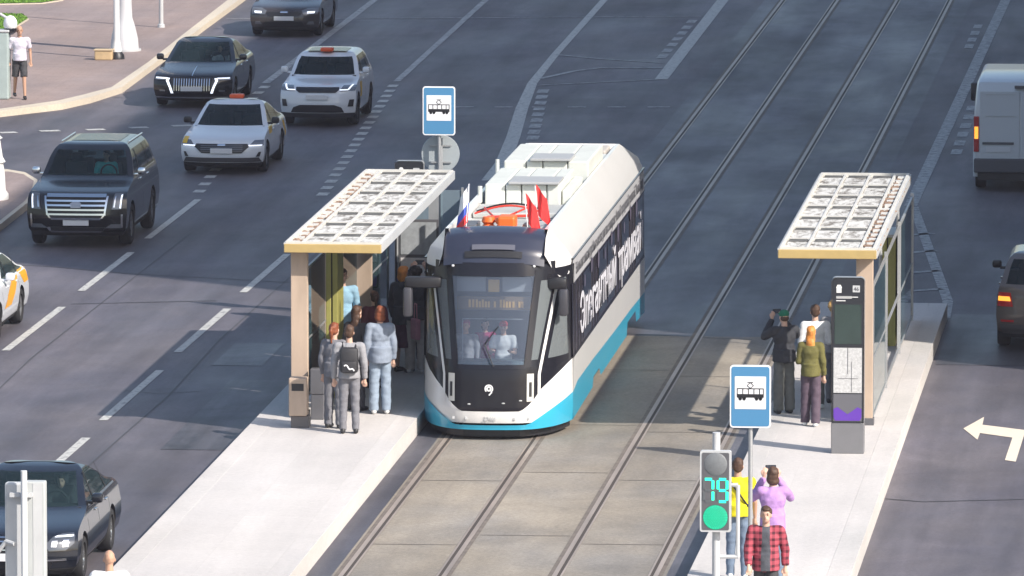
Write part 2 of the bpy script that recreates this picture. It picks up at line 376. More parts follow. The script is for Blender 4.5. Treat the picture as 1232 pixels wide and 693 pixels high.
# ================================================================== SHELTERS
DIRT = None
def roof_mat():
    m = bpy.data.materials.new('dirty_roof_panel'); m.use_nodes = True; N = m.node_tree.nodes; L = m.node_tree.links
    b = N['Principled BSDF']; b.inputs['Roughness'].default_value = .6
    tc = N.new('ShaderNodeTexCoord'); n = N.new('ShaderNodeTexNoise'); n.inputs['Scale'].default_value = 5; n.inputs['Detail'].default_value = 8; n.inputs['Roughness'].default_value = .75
    mp = N.new('ShaderNodeMapping'); mp.inputs['Scale'].default_value = (1.6, .5, 1); L.new(tc.outputs['Object'], mp.inputs[0]); L.new(mp.outputs[0], n.inputs['Vector'])
    r = N.new('ShaderNodeValToRGB'); e = r.color_ramp.elements; e[0].position = .38; e[0].color = (.14, .11, .08, 1); e[1].position = .54; e[1].color = (.66, .645, .61, 1)
    L.new(n.outputs[0], r.inputs[0]); L.new(r.outputs[0], b.inputs['Base Color']); return m
ROOFM = roof_mat(); DSTRIP = mat('dark_strip', (.13, .13, .125), 1.0, var=.5, scale=7, spec=.05); FRM = mat('roof_frame_grey', (.58, .57, .54), .7, var=.08, scale=3, spec=.2)
GLASSW = glass_mat('shelter_glass', (.58, .70, .72), .58, .03, (.07, .13, .14))
LEAF = mat('dead_leaves', (.26, .17, .12), .9, var=.5, scale=20)
def shelter(cx, y0, y1, out, label, z=3.27):
    """cx: roof centre; out: -1 / +1 side of the road (glass wall side)"""
    W = .79
    t = thing('tram_shelter', label, 'shelter', (cx, y0, .3), 0, 'tram shelters on the two platforms')
    zt = z-.3; L = y1-y0
    deck = MB().box(-W+.04, W-.04, .04, L-.04, zt-.15, zt-.07).build('roof_deck', LGREY, t)
    # roof frame
    f = MB(); g = -W if out < 0 else W-.24     # gutter strip on the outer side
    gx0, gx1 = (-W+.26, W) if out < 0 else (-W, W-.26)
    nx, ny = 3, 7
    f.box(-W, W, -.0, .05, zt-.1, zt+.01); f.box(-W, W, L-.05, L, zt-.1, zt+.01)
    f.box(-W, -W+.045, .051, L-.051, zt-.1, zt+.012); f.box(W-.045, W, .051, L-.051, zt-.1, zt+.012)
    for i in range(nx+1):
        x = gx0+(gx1-gx0)*i/nx
        if abs(abs(x)-W) > .05: f.box(x-.02, x+.02, .052, L-.052, zt-.068, zt-.012)
    for j in range(1, ny):
        y = L*j/ny; f.box(gx0+.046, gx1-.046, y-.06, y+.06, zt-.066, zt-.022)
    f.build('roof_frame', FRM, t)
    p = MB()
    for i in range(nx):
        for j in range(ny):
            xa = gx0+(gx1-gx0)*i/nx+.032; xb = gx0+(gx1-gx0)*(i+1)/nx-.032; ya = L*j/ny+.072; yb = L*(j+1)/ny-.072
            xa = max(xa, -W+.047); xb = min(xb, W-.047)
            MB().box(xa, xb, ya, yb-.42, zt-.068, zt-.035).build('roof_panel', ROOFM, t)
    q = MB()
    for i in range(nx):
        for j in range(ny):
            xa = gx0+(gx1-gx0)*i/nx+.06; xb = gx0+(gx1-gx0)*(i+1)/nx-.06; yb = L*(j+1)/ny-.10
            MB().box(max(xa, -W+.07), min(xb, W-.07), yb-.38, yb, zt-.068, zt-.03).build('roof_dark_strip', DSTRIP, t)  # dark strip near the far edge of each roof cell
    lf = MB(); rr = random.Random(int(cx*10))
    for k in range(260):
        y = rr.uniform(.1, L-.1); x = g+rr.uniform(.03, .24); s_ = rr.uniform(.03, .08); lf.ball((x, y, zt-.06+rr.uniform(0, .02)), (s_, s_, .02), sub=1)
    lo = lf.build('leaf_litter', LEAF, t); lo['kind'] = 'stuff'
    for k in range(18): y = L*(k+.5)/18; MB().box(g+.05, g+.19, y-.12, y+.12, zt-.068, zt-.02).build('gutter_clip', FRM, t)
    MB().box(-W-.02, W+.02, -.05, -.002, zt-.17, zt-.025, 0, .01).build('gold_fascia', GOLD, t)
    sd = MB().box(-W-.03, -W-.002, .0, L, zt-.16, zt-.01).box(W+.002, W+.03, .0, L, zt-.16, zt-.01); sd.build('side_fascia', LGREY, t)
    # posts
    px = out*.60
    for k, y in enumerate((.3, 5.1, 10.0) if out < 0 else (.3,)):
        MB().box(px-.14, px+.14, y, y+.16, 0, zt-.155, 0, .01).build('post', TAN, t)
    for k, y in enumerate((.3, 5.1, 10.0) if out < 0 else (.3,)): MB().box(px-.165, px+.165, y-.02, y+.19, .0, .12, 0, .01).build('post_foot', DGREY, t)
    if out > 0:
        for y in (5.3, 11.6): MB().tube((px+.02, y, 0), (px+.02, y, zt-.155), .03).build('slim_post', STEEL, t, smooth=True)
    # glass wall on the outer side
    gx = out*.72
    for k, (a, b) in enumerate([(.6, 5.0), (5.35, 9.9), (10.2, 15.0)] if out < 0 else [(.6, 5.0), (10.2, 15.0)]):
        MB().box(gx-.008, gx+.008, a, b, .12, 2.25).build('glass_pane', GLASSW, t)
    fr = MB()
    for y in (.55, 5.2, 10.05, 15.03): fr.box(gx-.03, gx+.03, y-.03, y+.03, 0, 2.35)
    fr.box(gx-.02, gx+.02, .58, 15, 2.25, 2.29); fr.box(gx-.02, gx+.02, .58, 15, .08, .12); fr.box(gx-.018, gx+.018, .58, 15, 1.05, 1.08)
    fr.build('glass_frame', STEEL, t)
    # bench
    bx = out*.42
    MB().box(bx-.18, bx+.18, 5.9, 8.4, .44, .49, 0, .01).build('bench', TAN, t)
    MB().box(bx-.03, bx+.03, 6.2, 6.28, 0, .44).box(bx-.03, bx+.03, 8.0, 8.08, 0, .44).build('bench_leg', DGREY, t)
    return t
sL = shelter(-2.63, -1.35, 10.75, -1, 'long tram shelter with white grid roof beside the white and blue tram')
sR = shelter(5.57, -1.45, 10.9, 1, 'long tram shelter with white grid roof on the platform right of the tracks')

# advertising cases
def case(loc, label, cat='display case', w_=.3, h=1.95, l=1.3):
    t = thing('display_case', label, cat, loc, 0)
    MB().box(-w_/2, -.012, 0, l, 0, h, 0, .01).build('side_panel', OLIVE, t); MB().box(.012, w_/2, 0, l, 0, h, 0, .01).build('side_panel', OLIVE, t)
    MB().box(-.011, .011, .03, l-.03, .02, h-.02).build('seam', BLACK, t); MB().box(-w_/2-.01, w_/2+.01, -.02, l+.02, h, h+.05, 0, .01).build('top_cap', STEEL, t)
case((6.03, 9.7, .3), 'slim yellow green display case by the glass wall of the right shelter')
case((-2.98, 1.5, .3), 'slim yellow green panel case beside the front post of the left shelter', w_=.2, h=2.5, l=.9)
# route boards in left shelter
t = thing('route_board', 'framed white route board hanging inside the left shelter', 'notice board', (-2.35, 9.6, 1.55))
MB().box(-.36, .36, 0, .05, -.45, .95, 0, .01).build('frame', DGREY, t)
MB().box(-.32, .32, -.012, -.002, .32, .9).build('sheet', mat('sheet_grey', (.32, .34, .36), .4, var=.2, scale=9), t)
MB().box(-.32, .32, -.012, -.002, -.4, .26).build('sheet', mat('sheet_white', (.62, .60, .60), .5, var=.12, scale=14), t)
for xx in (-.34, .3): MB().box(xx, xx+.04, .055, .09, -1.25, -.45).build('leg', DGREY, t)
# end windbreak
t = thing('glass_windbreak', 'pale blue glass windbreak at the far end of the left platform shelter', 'windbreak', (-2.35, 12.3, .3))
BG = glass_mat('blue_glass', (.62, .78, .84), .45, .06, (.28, .36, .42))
for a, b in ((-.62, -.1), (.12, .5)): MB().box(a, b, 0, .02, .1, 2.45).build('glass_pane', BG, t)
MB().box(-.66, -.62, -.02, .04, 0, 2.5).box(.5, .54, -.02, .04, 0, 2.5).box(-.1, .12, .025, .05, .1, 2.5).build('frame', STEEL, t)

# info pylons
PUR = mat('purple_print', (.11, .035, .35), .5)
def pylon(loc, label):
    t = thing('information_pylon', label, 'information pylon', loc, 0, 'information pylons on the platforms')
    MB().box(-.265, .265, 0, .26, 0, .5, 0, .012).build('plinth', mat('pylon_grey', (.16, .16, .17), .6, var=.06), t)
    pts = []
    for cx_, cz, a0 in ((.19, 2.78, 0), (-.19, 2.78, 90)):
        for k in range(7): a = rad(a0+15*k); pts.append((cx_+.065*math.cos(a), cz+.065*math.sin(a)))
    pts += [(-.255, .53), (-.225, .505), (.225, .505), (.255, .53)]
    b = MB(); n = len(pts)
    b.grid([[(x, 0, z) for x, z in pts+[pts[0]]], [(x, .17, z) for x, z in pts+[pts[0]]]]); b.quad([(x, 0, z) for x, z in pts]); b.quad([(x, .17, z) for x, z in pts][::-1])
    b.build('body', mat('pylon_dark', (.022, .024, .03), .35), t, smooth=True)
    fr = MB(); fr.grid([[(x*1.045, -.004, (z-1.7)*1.012+1.7) for x, z in pts+[pts[0]]], [(x*1.045, .174, (z-1.7)*1.012+1.7) for x, z in pts+[pts[0]]]]); fr.build('edge_trim', STEEL, t, smooth=True)
    MB().box(-.215, .215, -.006, -.001, 1.78, 2.42).build('screen', mat('screen_dark', (.035, .055, .05), .15, var=.1), t)
    mp = mat('route_map', (.50, .50, .50), .45, var=.22, scale=26); MB().box(-.228, .228, -.008, -.001, .99, 1.72).build('route_map', mp, t)
    MB().box(-.004, .004, -.012, -.009, 1.3, 1.72).box(-.15, .17, -.012, -.009, 1.22, 1.227).box(.06, .066, -.012, -.009, 1.0, 1.5).build('map_line', DGREY, t)
    MB().box(-.228, .228, -.007, -.001, .53, .97).build('lower_panel', mat('pylon_mid', (.12, .12, .135), .4), t)
    m = MB(); m.quad([(-.2, -.012, .54), (.2, -.012, .54), (.225, -.012, .60), (.225, -.012, .73), (.16, -.012, .76), (.08, -.012, .70), (0, -.012, .645), (-.08, -.012, .70), (-.16, -.012, .76), (-.225, -.012, .73), (-.225, -.012, .60)]); m.build('purple_emblem', PUR, t)
    ic = MB(); ic.box(-.185, -.105, -.008, -.001, 2.61, 2.69); ic.quad([(-.195, -.008, 2.69), (-.095, -.008, 2.69), (-.12, -.008, 2.74), (-.17, -.008, 2.74)]); 
    ic.box(-.19, .06, -.008, -.001, 2.52, 2.555); ic.box(-.19, .16, -.008, -.001, 2.535, 2.548); ic.box(-.19, -.04, -.008, -.001, 2.475, 2.488)
    ic.build('icon', WHITE, t)
    r = MB().box(.075, .19, -.006, -.001, 2.62, 2.73).build('route_badge', LGREY, t)
    text_mesh('46', .085, DGREY, 'route_number', r, Matrix.Translation((.133, -.008, 2.645)) @ Matrix.Rotation(math.pi/2, 4, 'X'), .001, align='CENTER')
    return t
pylon((6.085, -4.7, .3), 'tall dark information pylon with route map in front of the right shelter')
pylon((-2.93, 13.5, .3), 'dark information pylon whose rounded top shows behind the left shelter roof')

# litter bin left platform
t = thing('litter_bin', 'tan litter bin on a dark foot beside the front post of the left shelter', 'bin', (-3.10, -2.25, .3), 0)
MB().box(-.15, .15, -.14, .14, .20, .83, 0, .02).build('body', TAN, t)
MB().box(-.12, .18, -.10, .18, 0, .195, 0, .01).build('foot', mat('bin_foot', (.13, .12, .12), .6), t)
MB().box(-.10, .10, -.143, -.139, .62, .74).build('opening', BLACK, t)
t = thing('litter_bin', 'narrow dark litter bin standing against the left shelter post', 'bin', (-2.90, -1.2, .3), 0)
MB().box(-.11, .11, -.11, .11, .0, .42, 0, .015).build('body', DGREY, t); MB().box(-.12, .12, -.12, .12, .425, .85, 0, .015).build('hood', DGREY, t)

# ================================================================== SIGNS
BLUE = mat('sign_blue', (.07, .23, .42), .45); SWHITE = mat('sign_white', (.82, .82, .84), .4)
def rrect(w_, h_, r, n=5):
    o = []
    for sx, sz, a0 in ((1, 1, 0), (-1, 1, 90), (-1, -1, 180), (1, -1, 270)):
        for k in range(n+1): a = rad(a0+90*k/n); o.append((sx*(w_/2-r)+r*math.cos(a), sz*(h_/2-r)+r*math.sin(a)))
    return o
def plate(w_, h_, r, y0, y1, name, m_, par, z=0, x=0):
    p = rrect(w_, h_, r); b = MB(); b.quad([(x+a, y0, z+c) for a, c in p]); b.quad([(x+a, y1, z+c) for a, c in p][::-1])
    q = p+[p[0]]; b.grid([[(x+a, y0, z+c) for a, c in q], [(x+a, y1, z+c) for a, c in q]]); return b.build(name, m_, par)
def stop_sign(loc, label, w_, h_, zc, rz=0, roundback=False):
    t = thing('tram_stop_sign', label, 'sign', loc, rz, 'tram stop signs')
    MB().tube((0, .05, 0), (0, .05, zc+h_*.45), .032, mi=0).build('pole', STEEL, t, smooth=True)
    s_ = plate(w_, h_, .05, -.01, .02, 'sign_plate', SWHITE, t, zc); plate(w_*.93, h_*.95, .035, -.014, -.011, 'blue_field', BLUE, s_, zc)
    plate(w_*.76, h_*.52, .01, -.018, -.015, 'white_field', SWHITE, s_, zc+h_*.06)
    k = w_/.70; zz = zc+h_*.04; b = MB(); y0, y1 = -.022, -.019
    def bx(x0, x1, z0, z1): b.box(x0*k, x1*k, y0, y1, zz+z0*k, zz+z1*k)
    bx(-.23, .23, -.06, .0); bx(-.23, .23, .085, .1)
    for x in (-.23, -.135, -.04, .055, .15): bx(x, x+.014, .0, .085)
    bx(.216, .23, 0, .085)
    for x in (-.14, .14):
        for d in (-.033, .033): b.lathe([(0, y0), (.028*k, y0), (.028*k, y1)], (( x+d)*k, 0, zz-.085*k), 'y', 10)
        bx(x-.07, x+.07, -.075, -.062)
    for a, c in (((0, .1), (-.055, .145)), ((0, .1), (.055, .145)), ((-.055, .145), (0, .20)), ((.055, .145), (0, .20)), ((-.05, .2), (.05, .2))):
        dx, dz = c[0]-a[0], c[1]-a[1]; l = math.hypot(dx, dz); nx, nz = -dz/l*.006, dx/l*.006
        b.quad([((a[0]+nx)*k, y0, zz+(a[1]+nz)*k), ((c[0]+nx)*k, y0, zz+(c[1]+nz)*k), ((c[0]-nx)*k, y0, zz+(c[1]-nz)*k), ((a[0]-nx)*k, y0, zz+(a[1]-nz)*k)])
    b.build('tram_pictogram', BLACK, s_)
    return t
stop_sign((5.63, -22, .3), 'blue tram stop sign on a thin grey pole in front of the lilac shirt person', .575, .885, 3.13, 0)
sg = stop_sign((-2.45, 14.2, .3), 'blue tram stop sign on the pole rising behind the left shelter roof', .60, .90, 3.72)
t = thing('round_road_sign', 'grey back of a round road sign behind the left shelter roof', 'sign', (-2.45, 14.45, 3.2))
MB().lathe([(0, .0), (.35, .0), (.355, .02), (.35, .03), (0, .03)], (0, 0, 0), 'y', 32).build('disc', mat('sign_back_grey', (.40, .44, .46), .5, .2, var=.06), t, smooth=True)
MB().box(-.2, .2, -.03, -.001, .14, .17).box(-.2, .2, -.03, -.001, -.17, -.14).build('bracket', STEEL, t)
MB().tube((.02, -.06, -2.9), (.02, -.06, .3), .03).build('pole', STEEL, t, smooth=True)

# ------------------------------------------------------------------ traffic light with countdown
GREEN = mat('green_led', (.02, .90, .50), .4, emit=1.3); GOFF = mat('led_off', (.10, .11, .12), .5)
def traffic_light(loc, rz=0):
    t = thing('traffic_light', 'white framed traffic light showing green with the number 79 above it', 'traffic light', loc, rz)
    MB().tube((0, .16, -.13), (0, .16, 2.73), .055).build('pole', LGREY, t, smooth=True)
    h = plate(.43, 1.13, .03, -.0, .10, 'housing', LGREY, t, 1.93); plate(.375, 1.075, .02, -.006, -.001, 'face', DGREY, h, 1.93)
    MB().lathe([(0, -.02), (.14, -.02), (.158, -.009), (.162, -.007)], (0, 0, 2.31), 'y', 28).build('red_lamp', mat('lamp_off', (.16, .17, .18), .5, var=.1, scale=30), t, smooth=True)
    g = MB(); 
    for r, n in ((0, 1), (.022, 6), (.044, 12), (.066, 18), (.088, 24), (.11, 28), (.132, 34), (.154, 40), (.172, 44)):
        for k in range(n): a = 6.2832*k/n; g.ball((r*.93*math.cos(a), -.012, 1.57+r*.93*math.sin(a)), (.0058, .004, .0058), sub=1)
    MB().lathe([(0, -.008), (.172, -.008), (.175, -.0065)], (0, 0, 1.57), 'y', 28).build('green_lamp', mat('green_lens', (.004, .10, .065), .5, emit=.0), t, smooth=True)
    g.build('green_led_dots', GREEN, t)
    seg = {'a': (0, 1, 1), 'g': (0, .5, 1), 'd': (0, 0, 1), 'f': (0, .5, 0), 'e': (0, 0, 0), 'b': (1, .5, 0), 'c': (1, 0, 0)}
    on, off = MB(), MB()
    for x0, lit in ((-.160, 'abc'), (.035, 'abcdfg')):
        for s_, (sx, sz, hor) in seg.items():
            w_, h_ = .125, .31; th = .034; z0 = 1.79; tgt = on if s_ in lit else off
            if s_ in 'agd': tgt.box(x0+.015, x0+w_-.015, -.012, -.0065, z0+sz*h_-th/2+.0, z0+sz*h_+th/2)
            else: tgt.box(x0+sx*w_-th/2, x0+sx*w_+th/2, -.013, -.007, z0+sz*h_+.018, z0+sz*h_+.5*h_-.018)
    on.build('countdown_digits', GREEN, t); off.build('unlit_segment', GOFF, t)
    b = MB(); b.path([(.0, .16, 1.0), (.30, .16, 1.0), (.30, .16, 2.0), (.0, .16, 2.0)], .028); b.build('bracket', LGREY, t)
    b = MB(); b.path([(-.1, .16, .45), (.55, .16, .42), (.85, .16, .3)], .03); b.build('guard_rail', LGREY, t)
    return t
traffic_light((5.28, -24, .43))
# backs of signals bottom left
t = thing('traffic_signal', 'tall white grey back of a traffic signal on a pole at bottom left', 'traffic light', (-3.40, -30, 0))
MB().tube((0, -.18, 0), (0, -.18, 3.38), .042).build('pole', WHITE, t, smooth=True)
MB().box(-.28, -.02, -.04, .10, 1.86, 3.2, 0, .03).build('housing', LGREY, t); MB().box(-.01, .26, -.06, .12, 1.9, 3.22, 0, .02).build('back_board', mat('pale_board', (.44, .46, .46), .5, var=.06), t)
MB().box(.10, .22, -.065, -.061, 1.92, 3.2).build('rib', LGREY, t); MB().box(-.4, .16, -.14, -.07, 1.68, 1.78).box(-.2, .1, -.13, -.07, 3.02, 3.08).build('bracket', LGREY, t)
t = thing('traffic_signal', 'small rounded pale signal box at the bottom left edge of the picture', 'traffic light', (-3.96, -30, 0))
MB().box(-.2, .12, -.05, .12, 1.15, 2.36, 0, .06).build('housing', WHITE, t); MB().box(-.08, .05, .13, .2, 0, 2.3, 0, .01).build('pole', LGREY, t)
MB().path([(.12, 0, 2.2), (.3, -.05, 2.42), (.42, -.12, 2.4)], .03).build('bracket', LGREY, t)

# lamp columns top left
x, y = at(150, 61, .15); t = thing('lighting_mast', 'thick white lighting mast with a flared base on the pavement', 'lamp post', (x, y, .15))
MB().lathe([(0, 0), (.36, 0), (.36, .06), (.34, .32), (.27, .62), (.20, .85), (.185, 1.2), (.15, 12), (0, 12)], seg=28).build('mast', mat('mast_paint', (.58, .58, .60), .5, var=.08, stretch=(1, 1, .3)), t, smooth=True)
MB().lathe([(.37, 0), (.42, 0), (.42, .05), (.37, .05)], seg=28).build('base_ring', LGREY, t, smooth=True)
MB().tube((0, 0, 11.8), (-2.2, 0, 12.4), .06).build('lamp_arm', LGREY, t); MB().box(-2.9, -2.1, -.15, .15, 12.33, 12.46, 0, .03).build('lamp_head', LGREY, t)
x, y = at(140.5, 71, .15); t = thing('slim_pole', 'slim white pole with a black footing just left of the thick mast', 'pole', (x, y, .15))
MB().lathe([(0, 0.18), (.13, .18), (.11, .35), (.075, .5), (.07, 9), (0, 9)], seg=20).build('shaft', WHITE, t, smooth=True)
MB().lathe([(0, 0), (.2, 0), (.19, .1), (.12, .2), (0, .2)], seg=20).build('footing', BLACK, t, smooth=True)
x, y = at(124, 72, .15); t = thing('utility_box', 'low tan utility box on the pavement left of the slim pole', 'utility box', (x, y, .15))
MB().box(-.2, .24, -.15, .15, 0, .24, 0, .03).build('body', mat('tan_box', (.50, .36, .20), .7, var=.15), t); MB().box(-.22, .26, -.17, .17, .241, .27, 0, .01).build('lid', mat('tan_lid', (.55, .42, .26), .7), t)
x, y = at(194, 33, .15); t = thing('street_pole', 'plain thin grey pole standing near the kerb at the top of the picture', 'pole', (x, y, .15))
MB().tube((0, 0, 0), (0, 0, 6), .06, .05).build('shaft', LGREY, t, smooth=True); MB().lathe([(0, 0), (.1, 0), (.09, .08), (.06, .1)], seg=16).build('base_collar', LGREY, t, smooth=True)
x, y = at(-10, 240, .15); t = thing('ornamental_lamp', 'white cast ornamental lamp base on the island at the left edge', 'lamp post', (x, y, .15))
MB().lathe([(0, 0), (.36, 0), (.36, .12), (.30, .2), (.28, .6), (.25, .75), (.30, .8), (.24, .9), (.19, 1.25), (.24, 1.3), (.12, 1.4), (.09, 1.9), (.07, 2.2), (.065, 5.2), (0, 5.2)], seg=20).build('column', WHITE, t, smooth=True)
MB().ball((0, 0, 5.5), .26).build('lamp_globe', mat('globe', (.7, .7, .68), .3), t, smooth=True)
x, y = at(-1, 119, .15); t = thing('glass_kiosk_post', 'pale green glass street cabinet at the left edge behind the walking man', 'street cabinet', (x, y, .15))
MB().box(-.32, .26, -.2, .2, 0, 1.6, 0, .04).build('cabinet', mat('pale_green_cab', (.36, .43, .42), .3, var=.08), t); MB().box(-.34, .28, -.22, .22, 1.6, 1.66, 0, .02).build('lid', LGREY, t)
t2 = thing('dome_camera', 'white dome camera with black underside on a bracket at the left edge', 'security camera', (x+.28, y, 1.83))
MB().ball((0, 0, .12), (.17, .17, .2)).build('shell', SWHITE, t2, smooth=True); MB().ball((0, 0, -.02), (.15, .15, .14)).build('lens_dome', GLOSSB, t2, smooth=True)
MB().path([(0, 0, .2), (-.25, 0, .35), (-.45, 0, .3)], .035).build('bracket', LGREY, t2)

# ================================================================== TRAM
def pl(x, pts):
    xs = [p[0] for p in pts]; ys = [p[1] for p in pts]; return float(np.interp(x, xs, ys))
FRONT_PLAN = [(0, 0), (.25, .012), (.5, .06), (.7, .17), (.85, .34), (1.0, .60), (1.12, .92), (1.2, 1.22), (1.25, 1.55)]
FRONT_BASE = [(.2, .06), (.35, 0), (.55, -.03), (1.15, .02), (1.25, .05), (2.9, .50), (3.05, .56)]
YN = -1.5
def TF(x, z, off=0): return YN + pl(z, FRONT_BASE) + pl(abs(x), FRONT_PLAN)*(1.0 - .22*pl(z, [(1.2, 0), (2.9, 1)])) - off
def tram():
    t = thing('tram', 'white and blue tram with black front and large lettering along its side', 'tram', (0, 0, 0))
    TW = mat('tram_white', (.74, .73, .72), .28, coat=.4, var=.03, scale=1.5)
    TB = mat('tram_blue', (.03, .40, .60), .3, coat=.4)
    TK = mat('tram_black', (.012, .012, .017), .22, spec=.35)
    TD = mat('tram_side_film', (.045, .035, .055), .22, coat=.3, var=.12, scale=1.2)
    TN = mat('tram_cowl', (.026, .030, .052), .3, coat=.3, var=.1, scale=2)
    GL = glass_mat('tram_glass', (.78, .84, .90), .77, .02, (.24, .30, .42))  # bluish sky reflection is put into the windscreen's base colour
    GL2 = glass_mat('tram_side_glass', (.72, .77, .78), .64, .03, (.34, .38, .40))
    def zrow(rows, xl, xr, n=8, nz=6, off=0, mi=0, mb=None):
        """patch between z levels with left/right x functions"""
        mb = mb or MB(); R = []
        zs = []
        for a, b in zip(rows, rows[1:]): zs += [a+(b-a)*k/nz for k in range(nz)]
        zs.append(rows[-1])
        for z in zs:
            l, r = xl(z), xr(z); R.append([(l+(r-l)*k/n, TF(l+(r-l)*k/n, z, off), z) for k in range(n+1)])
        return mb.grid(R, mi)
    kx = lambda z: pl(z, [(.5, .47), (.53, .54), (.60, .63), (.70, .72), (.84, .81), (1.22, 1.235)])          # outer edge of the black mask
    ws = lambda z: pl(z, [(1.2, .545), (2.78, .70)])                      # windscreen edge
    st = lambda z: pl(z, [(.6, .79), (1.1, .79), (2.55, 1.03), (2.8, 1.05)])  # white strip centre
    # white and blue shell of the nose
    m = MB(); zrow([.30, .5], lambda z: -1.25, lambda z: 1.25, 30, 3, mb=m)
    bl = lambda x: pl(abs(x), [(0, .27), (.62, .27), (.95, .48), (1.25, .66)])
    for s in (1, -1): zrow([.5, .53, .6, .7, .84, 1.22], lambda z: s*kx(z), lambda z: s*1.25, 10, 3, mb=m)
    m.build('nose_shell', TW, t, smooth=True)
    m = MB(); cols = [i/30*2.5-1.25 for i in range(31)]
    m.grid([[(x, TF(x, z0+(bl(x)-z0)*k/5, .04), z0+(bl(x)-z0)*k/5) for x in cols] for z0 in (.19,) for k in range(6)])
    m.grid([[(x, TF(x, .19, .04), .19) for x in cols], [(x, TF(x, .19, -.25), .16) for x in cols]])
    m.build('blue_apron', TB, t, smooth=True)
    m = MB(); m.grid([[(x*.94, TF(x, .2)+.12, z) for x in cols] for z in (.06, .24)]); m.build('under_bumper', BLACK, t)
    # black mask
    m = MB(); zrow([.5, .53, .6, .7, .84, 1.22], lambda z: -kx(z), kx, 24, 3, mb=m)
    m.build('front_mask', TK, t, smooth=True)
    # pillars and strips
    m = MB()
    for s in (1, -1): zrow([1.22, 2.8], lambda z: s*ws(z), lambda z: s*(ws(z)+.105), 2, 8, .004, mb=m); zrow([1.22, 2.8], lambda z: s*(st(z)+.02), lambda z: s*(st(z)+.085), 2, 8, .002, mb=m); zrow([1.22, 2.8], lambda z: s*(st(z)-.06), lambda z: s*(st(z)-.015), 2, 8, .003, mb=m); zrow([1.22, 2.8], lambda z: s*(1.19-.04*pl(z,[(1.2,0),(2.8,1)])), lambda z: s*1.25, 2, 8, .002, mb=m)
    for s in (1, -1): zrow([1.22, 1.34], lambda z: s*(ws(z)+.07), lambda z: s*1.2, 10, 2, .001, mb=m); zrow([2.62, 2.8], lambda z: s*(ws(z)+.07), lambda z: s*1.22, 10, 2, .001, mb=m)
    zrow([2.70, 2.92], lambda z: -1.0, lambda z: 1.0, 16, 3, .006, mb=m); zrow([1.2, 1.27], lambda z: -.56, lambda z: .56, 10, 1, .006, mb=m)
    m.build('window_frame', TK, t, smooth=True)
    m = MB()
    for s in (1, -1): zrow([.62, 1.1, 2.62], lambda z: s*(st(z)-.02), lambda z: s*(st(z)+.022), 2, 8, .014).build('white_strip', TW, t, smooth=True)
    zrow([1.27, 2.72], lambda z: -ws(z)+.01, lambda z: ws(z)-.01, 12, 10, -.004).build('windscreen', GL, t, smooth=True)
    for s in (1, -1):
        zrow([1.34, 2.62], lambda z: s*(ws(z)+.07), lambda z: s*(st(z)-.02), 6, 8, -.006).build('corner_window', GL2, t, smooth=True)
        zrow([1.34, 2.62], lambda z: s*(st(z)+.07), lambda z: s*(1.2-.04*pl(z,[(1.2,0),(2.8,1)])), 6, 8, -.006).build('cab_side_window', GL2, t, smooth=True)
    # headlamps
    hm = mat('head_lamp', (.62, .63, .62), .15, .3)
    for s in (1, -1):
        h = zrow([.66, 1.12], lambda z: s*.60, lambda z: s*.71, 3, 3, .012).build('headlight', hm, t, smooth=True)
        zrow([.74, .98], lambda z: s*.64, lambda z: s*.68, 2, 3, .02).build('headlight_lens', BLACK, h)
    # emblem : ring shaped nine
    b = MB()
    def arc(cx_, cz, r0, r1, a0, a1, n=20):
        b.grid([[(cx_+r*math.cos(rad(a0+(a1-a0)*k/n)), TF(0, .87, .012), cz+r*math.sin(rad(a0+(a1-a0)*k/n))) for k in range(n+1)] for r in (r0, r1)])
    arc(-.02, .88, .018, .045, 0, 360); arc(-.02, .88, .052, .072, -60, 225)
    b.quad([(.02, TF(0, .8, .012), .83), (.04, TF(0, .8, .012), .82), (-.01, TF(0, .8, .012), .765), (-.025, TF(0, .8, .012), .78)])
    b.build('front_emblem', SWHITE, t)
    text_mesh('30466', .085, LGREY, 'fleet_number', t, Matrix.Translation((0, TF(0, .4, .008), .355)) @ Matrix.Rotation(math.pi/2, 4, 'X'), .002, align='CENTER')
    b = MB()
    for x in (-.62, -.40, .40, .62): b.box(x-.02, x+.02, TF(x, .4, .012), TF(x, .4, -.01), .36, .40)
    b.build('tow_cover', LGREY, t)
    for x in (-.5, .5): MB().ball((x*1.35, TF(x*1.35, 2.86, .01), 2.86), .025).build('marker_lamp', SWHITE, t)
    for x, z in ((-.35, .62), (.22, .64), (.5, .68)): MB().ball((x, TF(x, z, .0), z), (.03, .01, .012)).build('sensor', LGREY, t)
    # wiper
    MB().path([(.05, TF(.05, 1.25, .03), 1.25), (-.1, TF(.1, 1.6, .04), 1.6), (.12, TF(.1, 1.9, .045), 1.9)], .009, 6).build('wiper', BLACK, t)
    # cowl above the windscreen
    def cy(u): return pl(u, [(0, TF(0, 2.9)+.02), (.3, -.92), (.7, -.68), (1, -.25), (1.15, .15)])
    def cz(u): return pl(u, [(0, 2.92), (.3, 3.12), (.7, 3.38), (1, 3.47), (1.15, 3.40)])
    R = []
    for k in range(13):
        u = k/12*1.15; R.append([(x, cy(u)+.12*(abs(x)/.84)**3, cz(u)-.07*(abs(x)/.84)**2.5) for x in [(-.84+1.68*i/16) for i in range(17)]])
    MB().grid(R).build('roof_cowl', TN, t, smooth=True)
    g = MB(); 
    g.grid([[(x, cy(u)-.03+.12*(abs(x)/.84)**3, cz(u)+.02-.07*(abs(x)/.84)**2.5) for x in [(-.36+.72*i/8) for i in range(9)]] for u in (.30, .36, .42)])
    g.build('grille_lip', mat('cowl_lip', (.16, .16, .19), .3, .4), t, smooth=True)
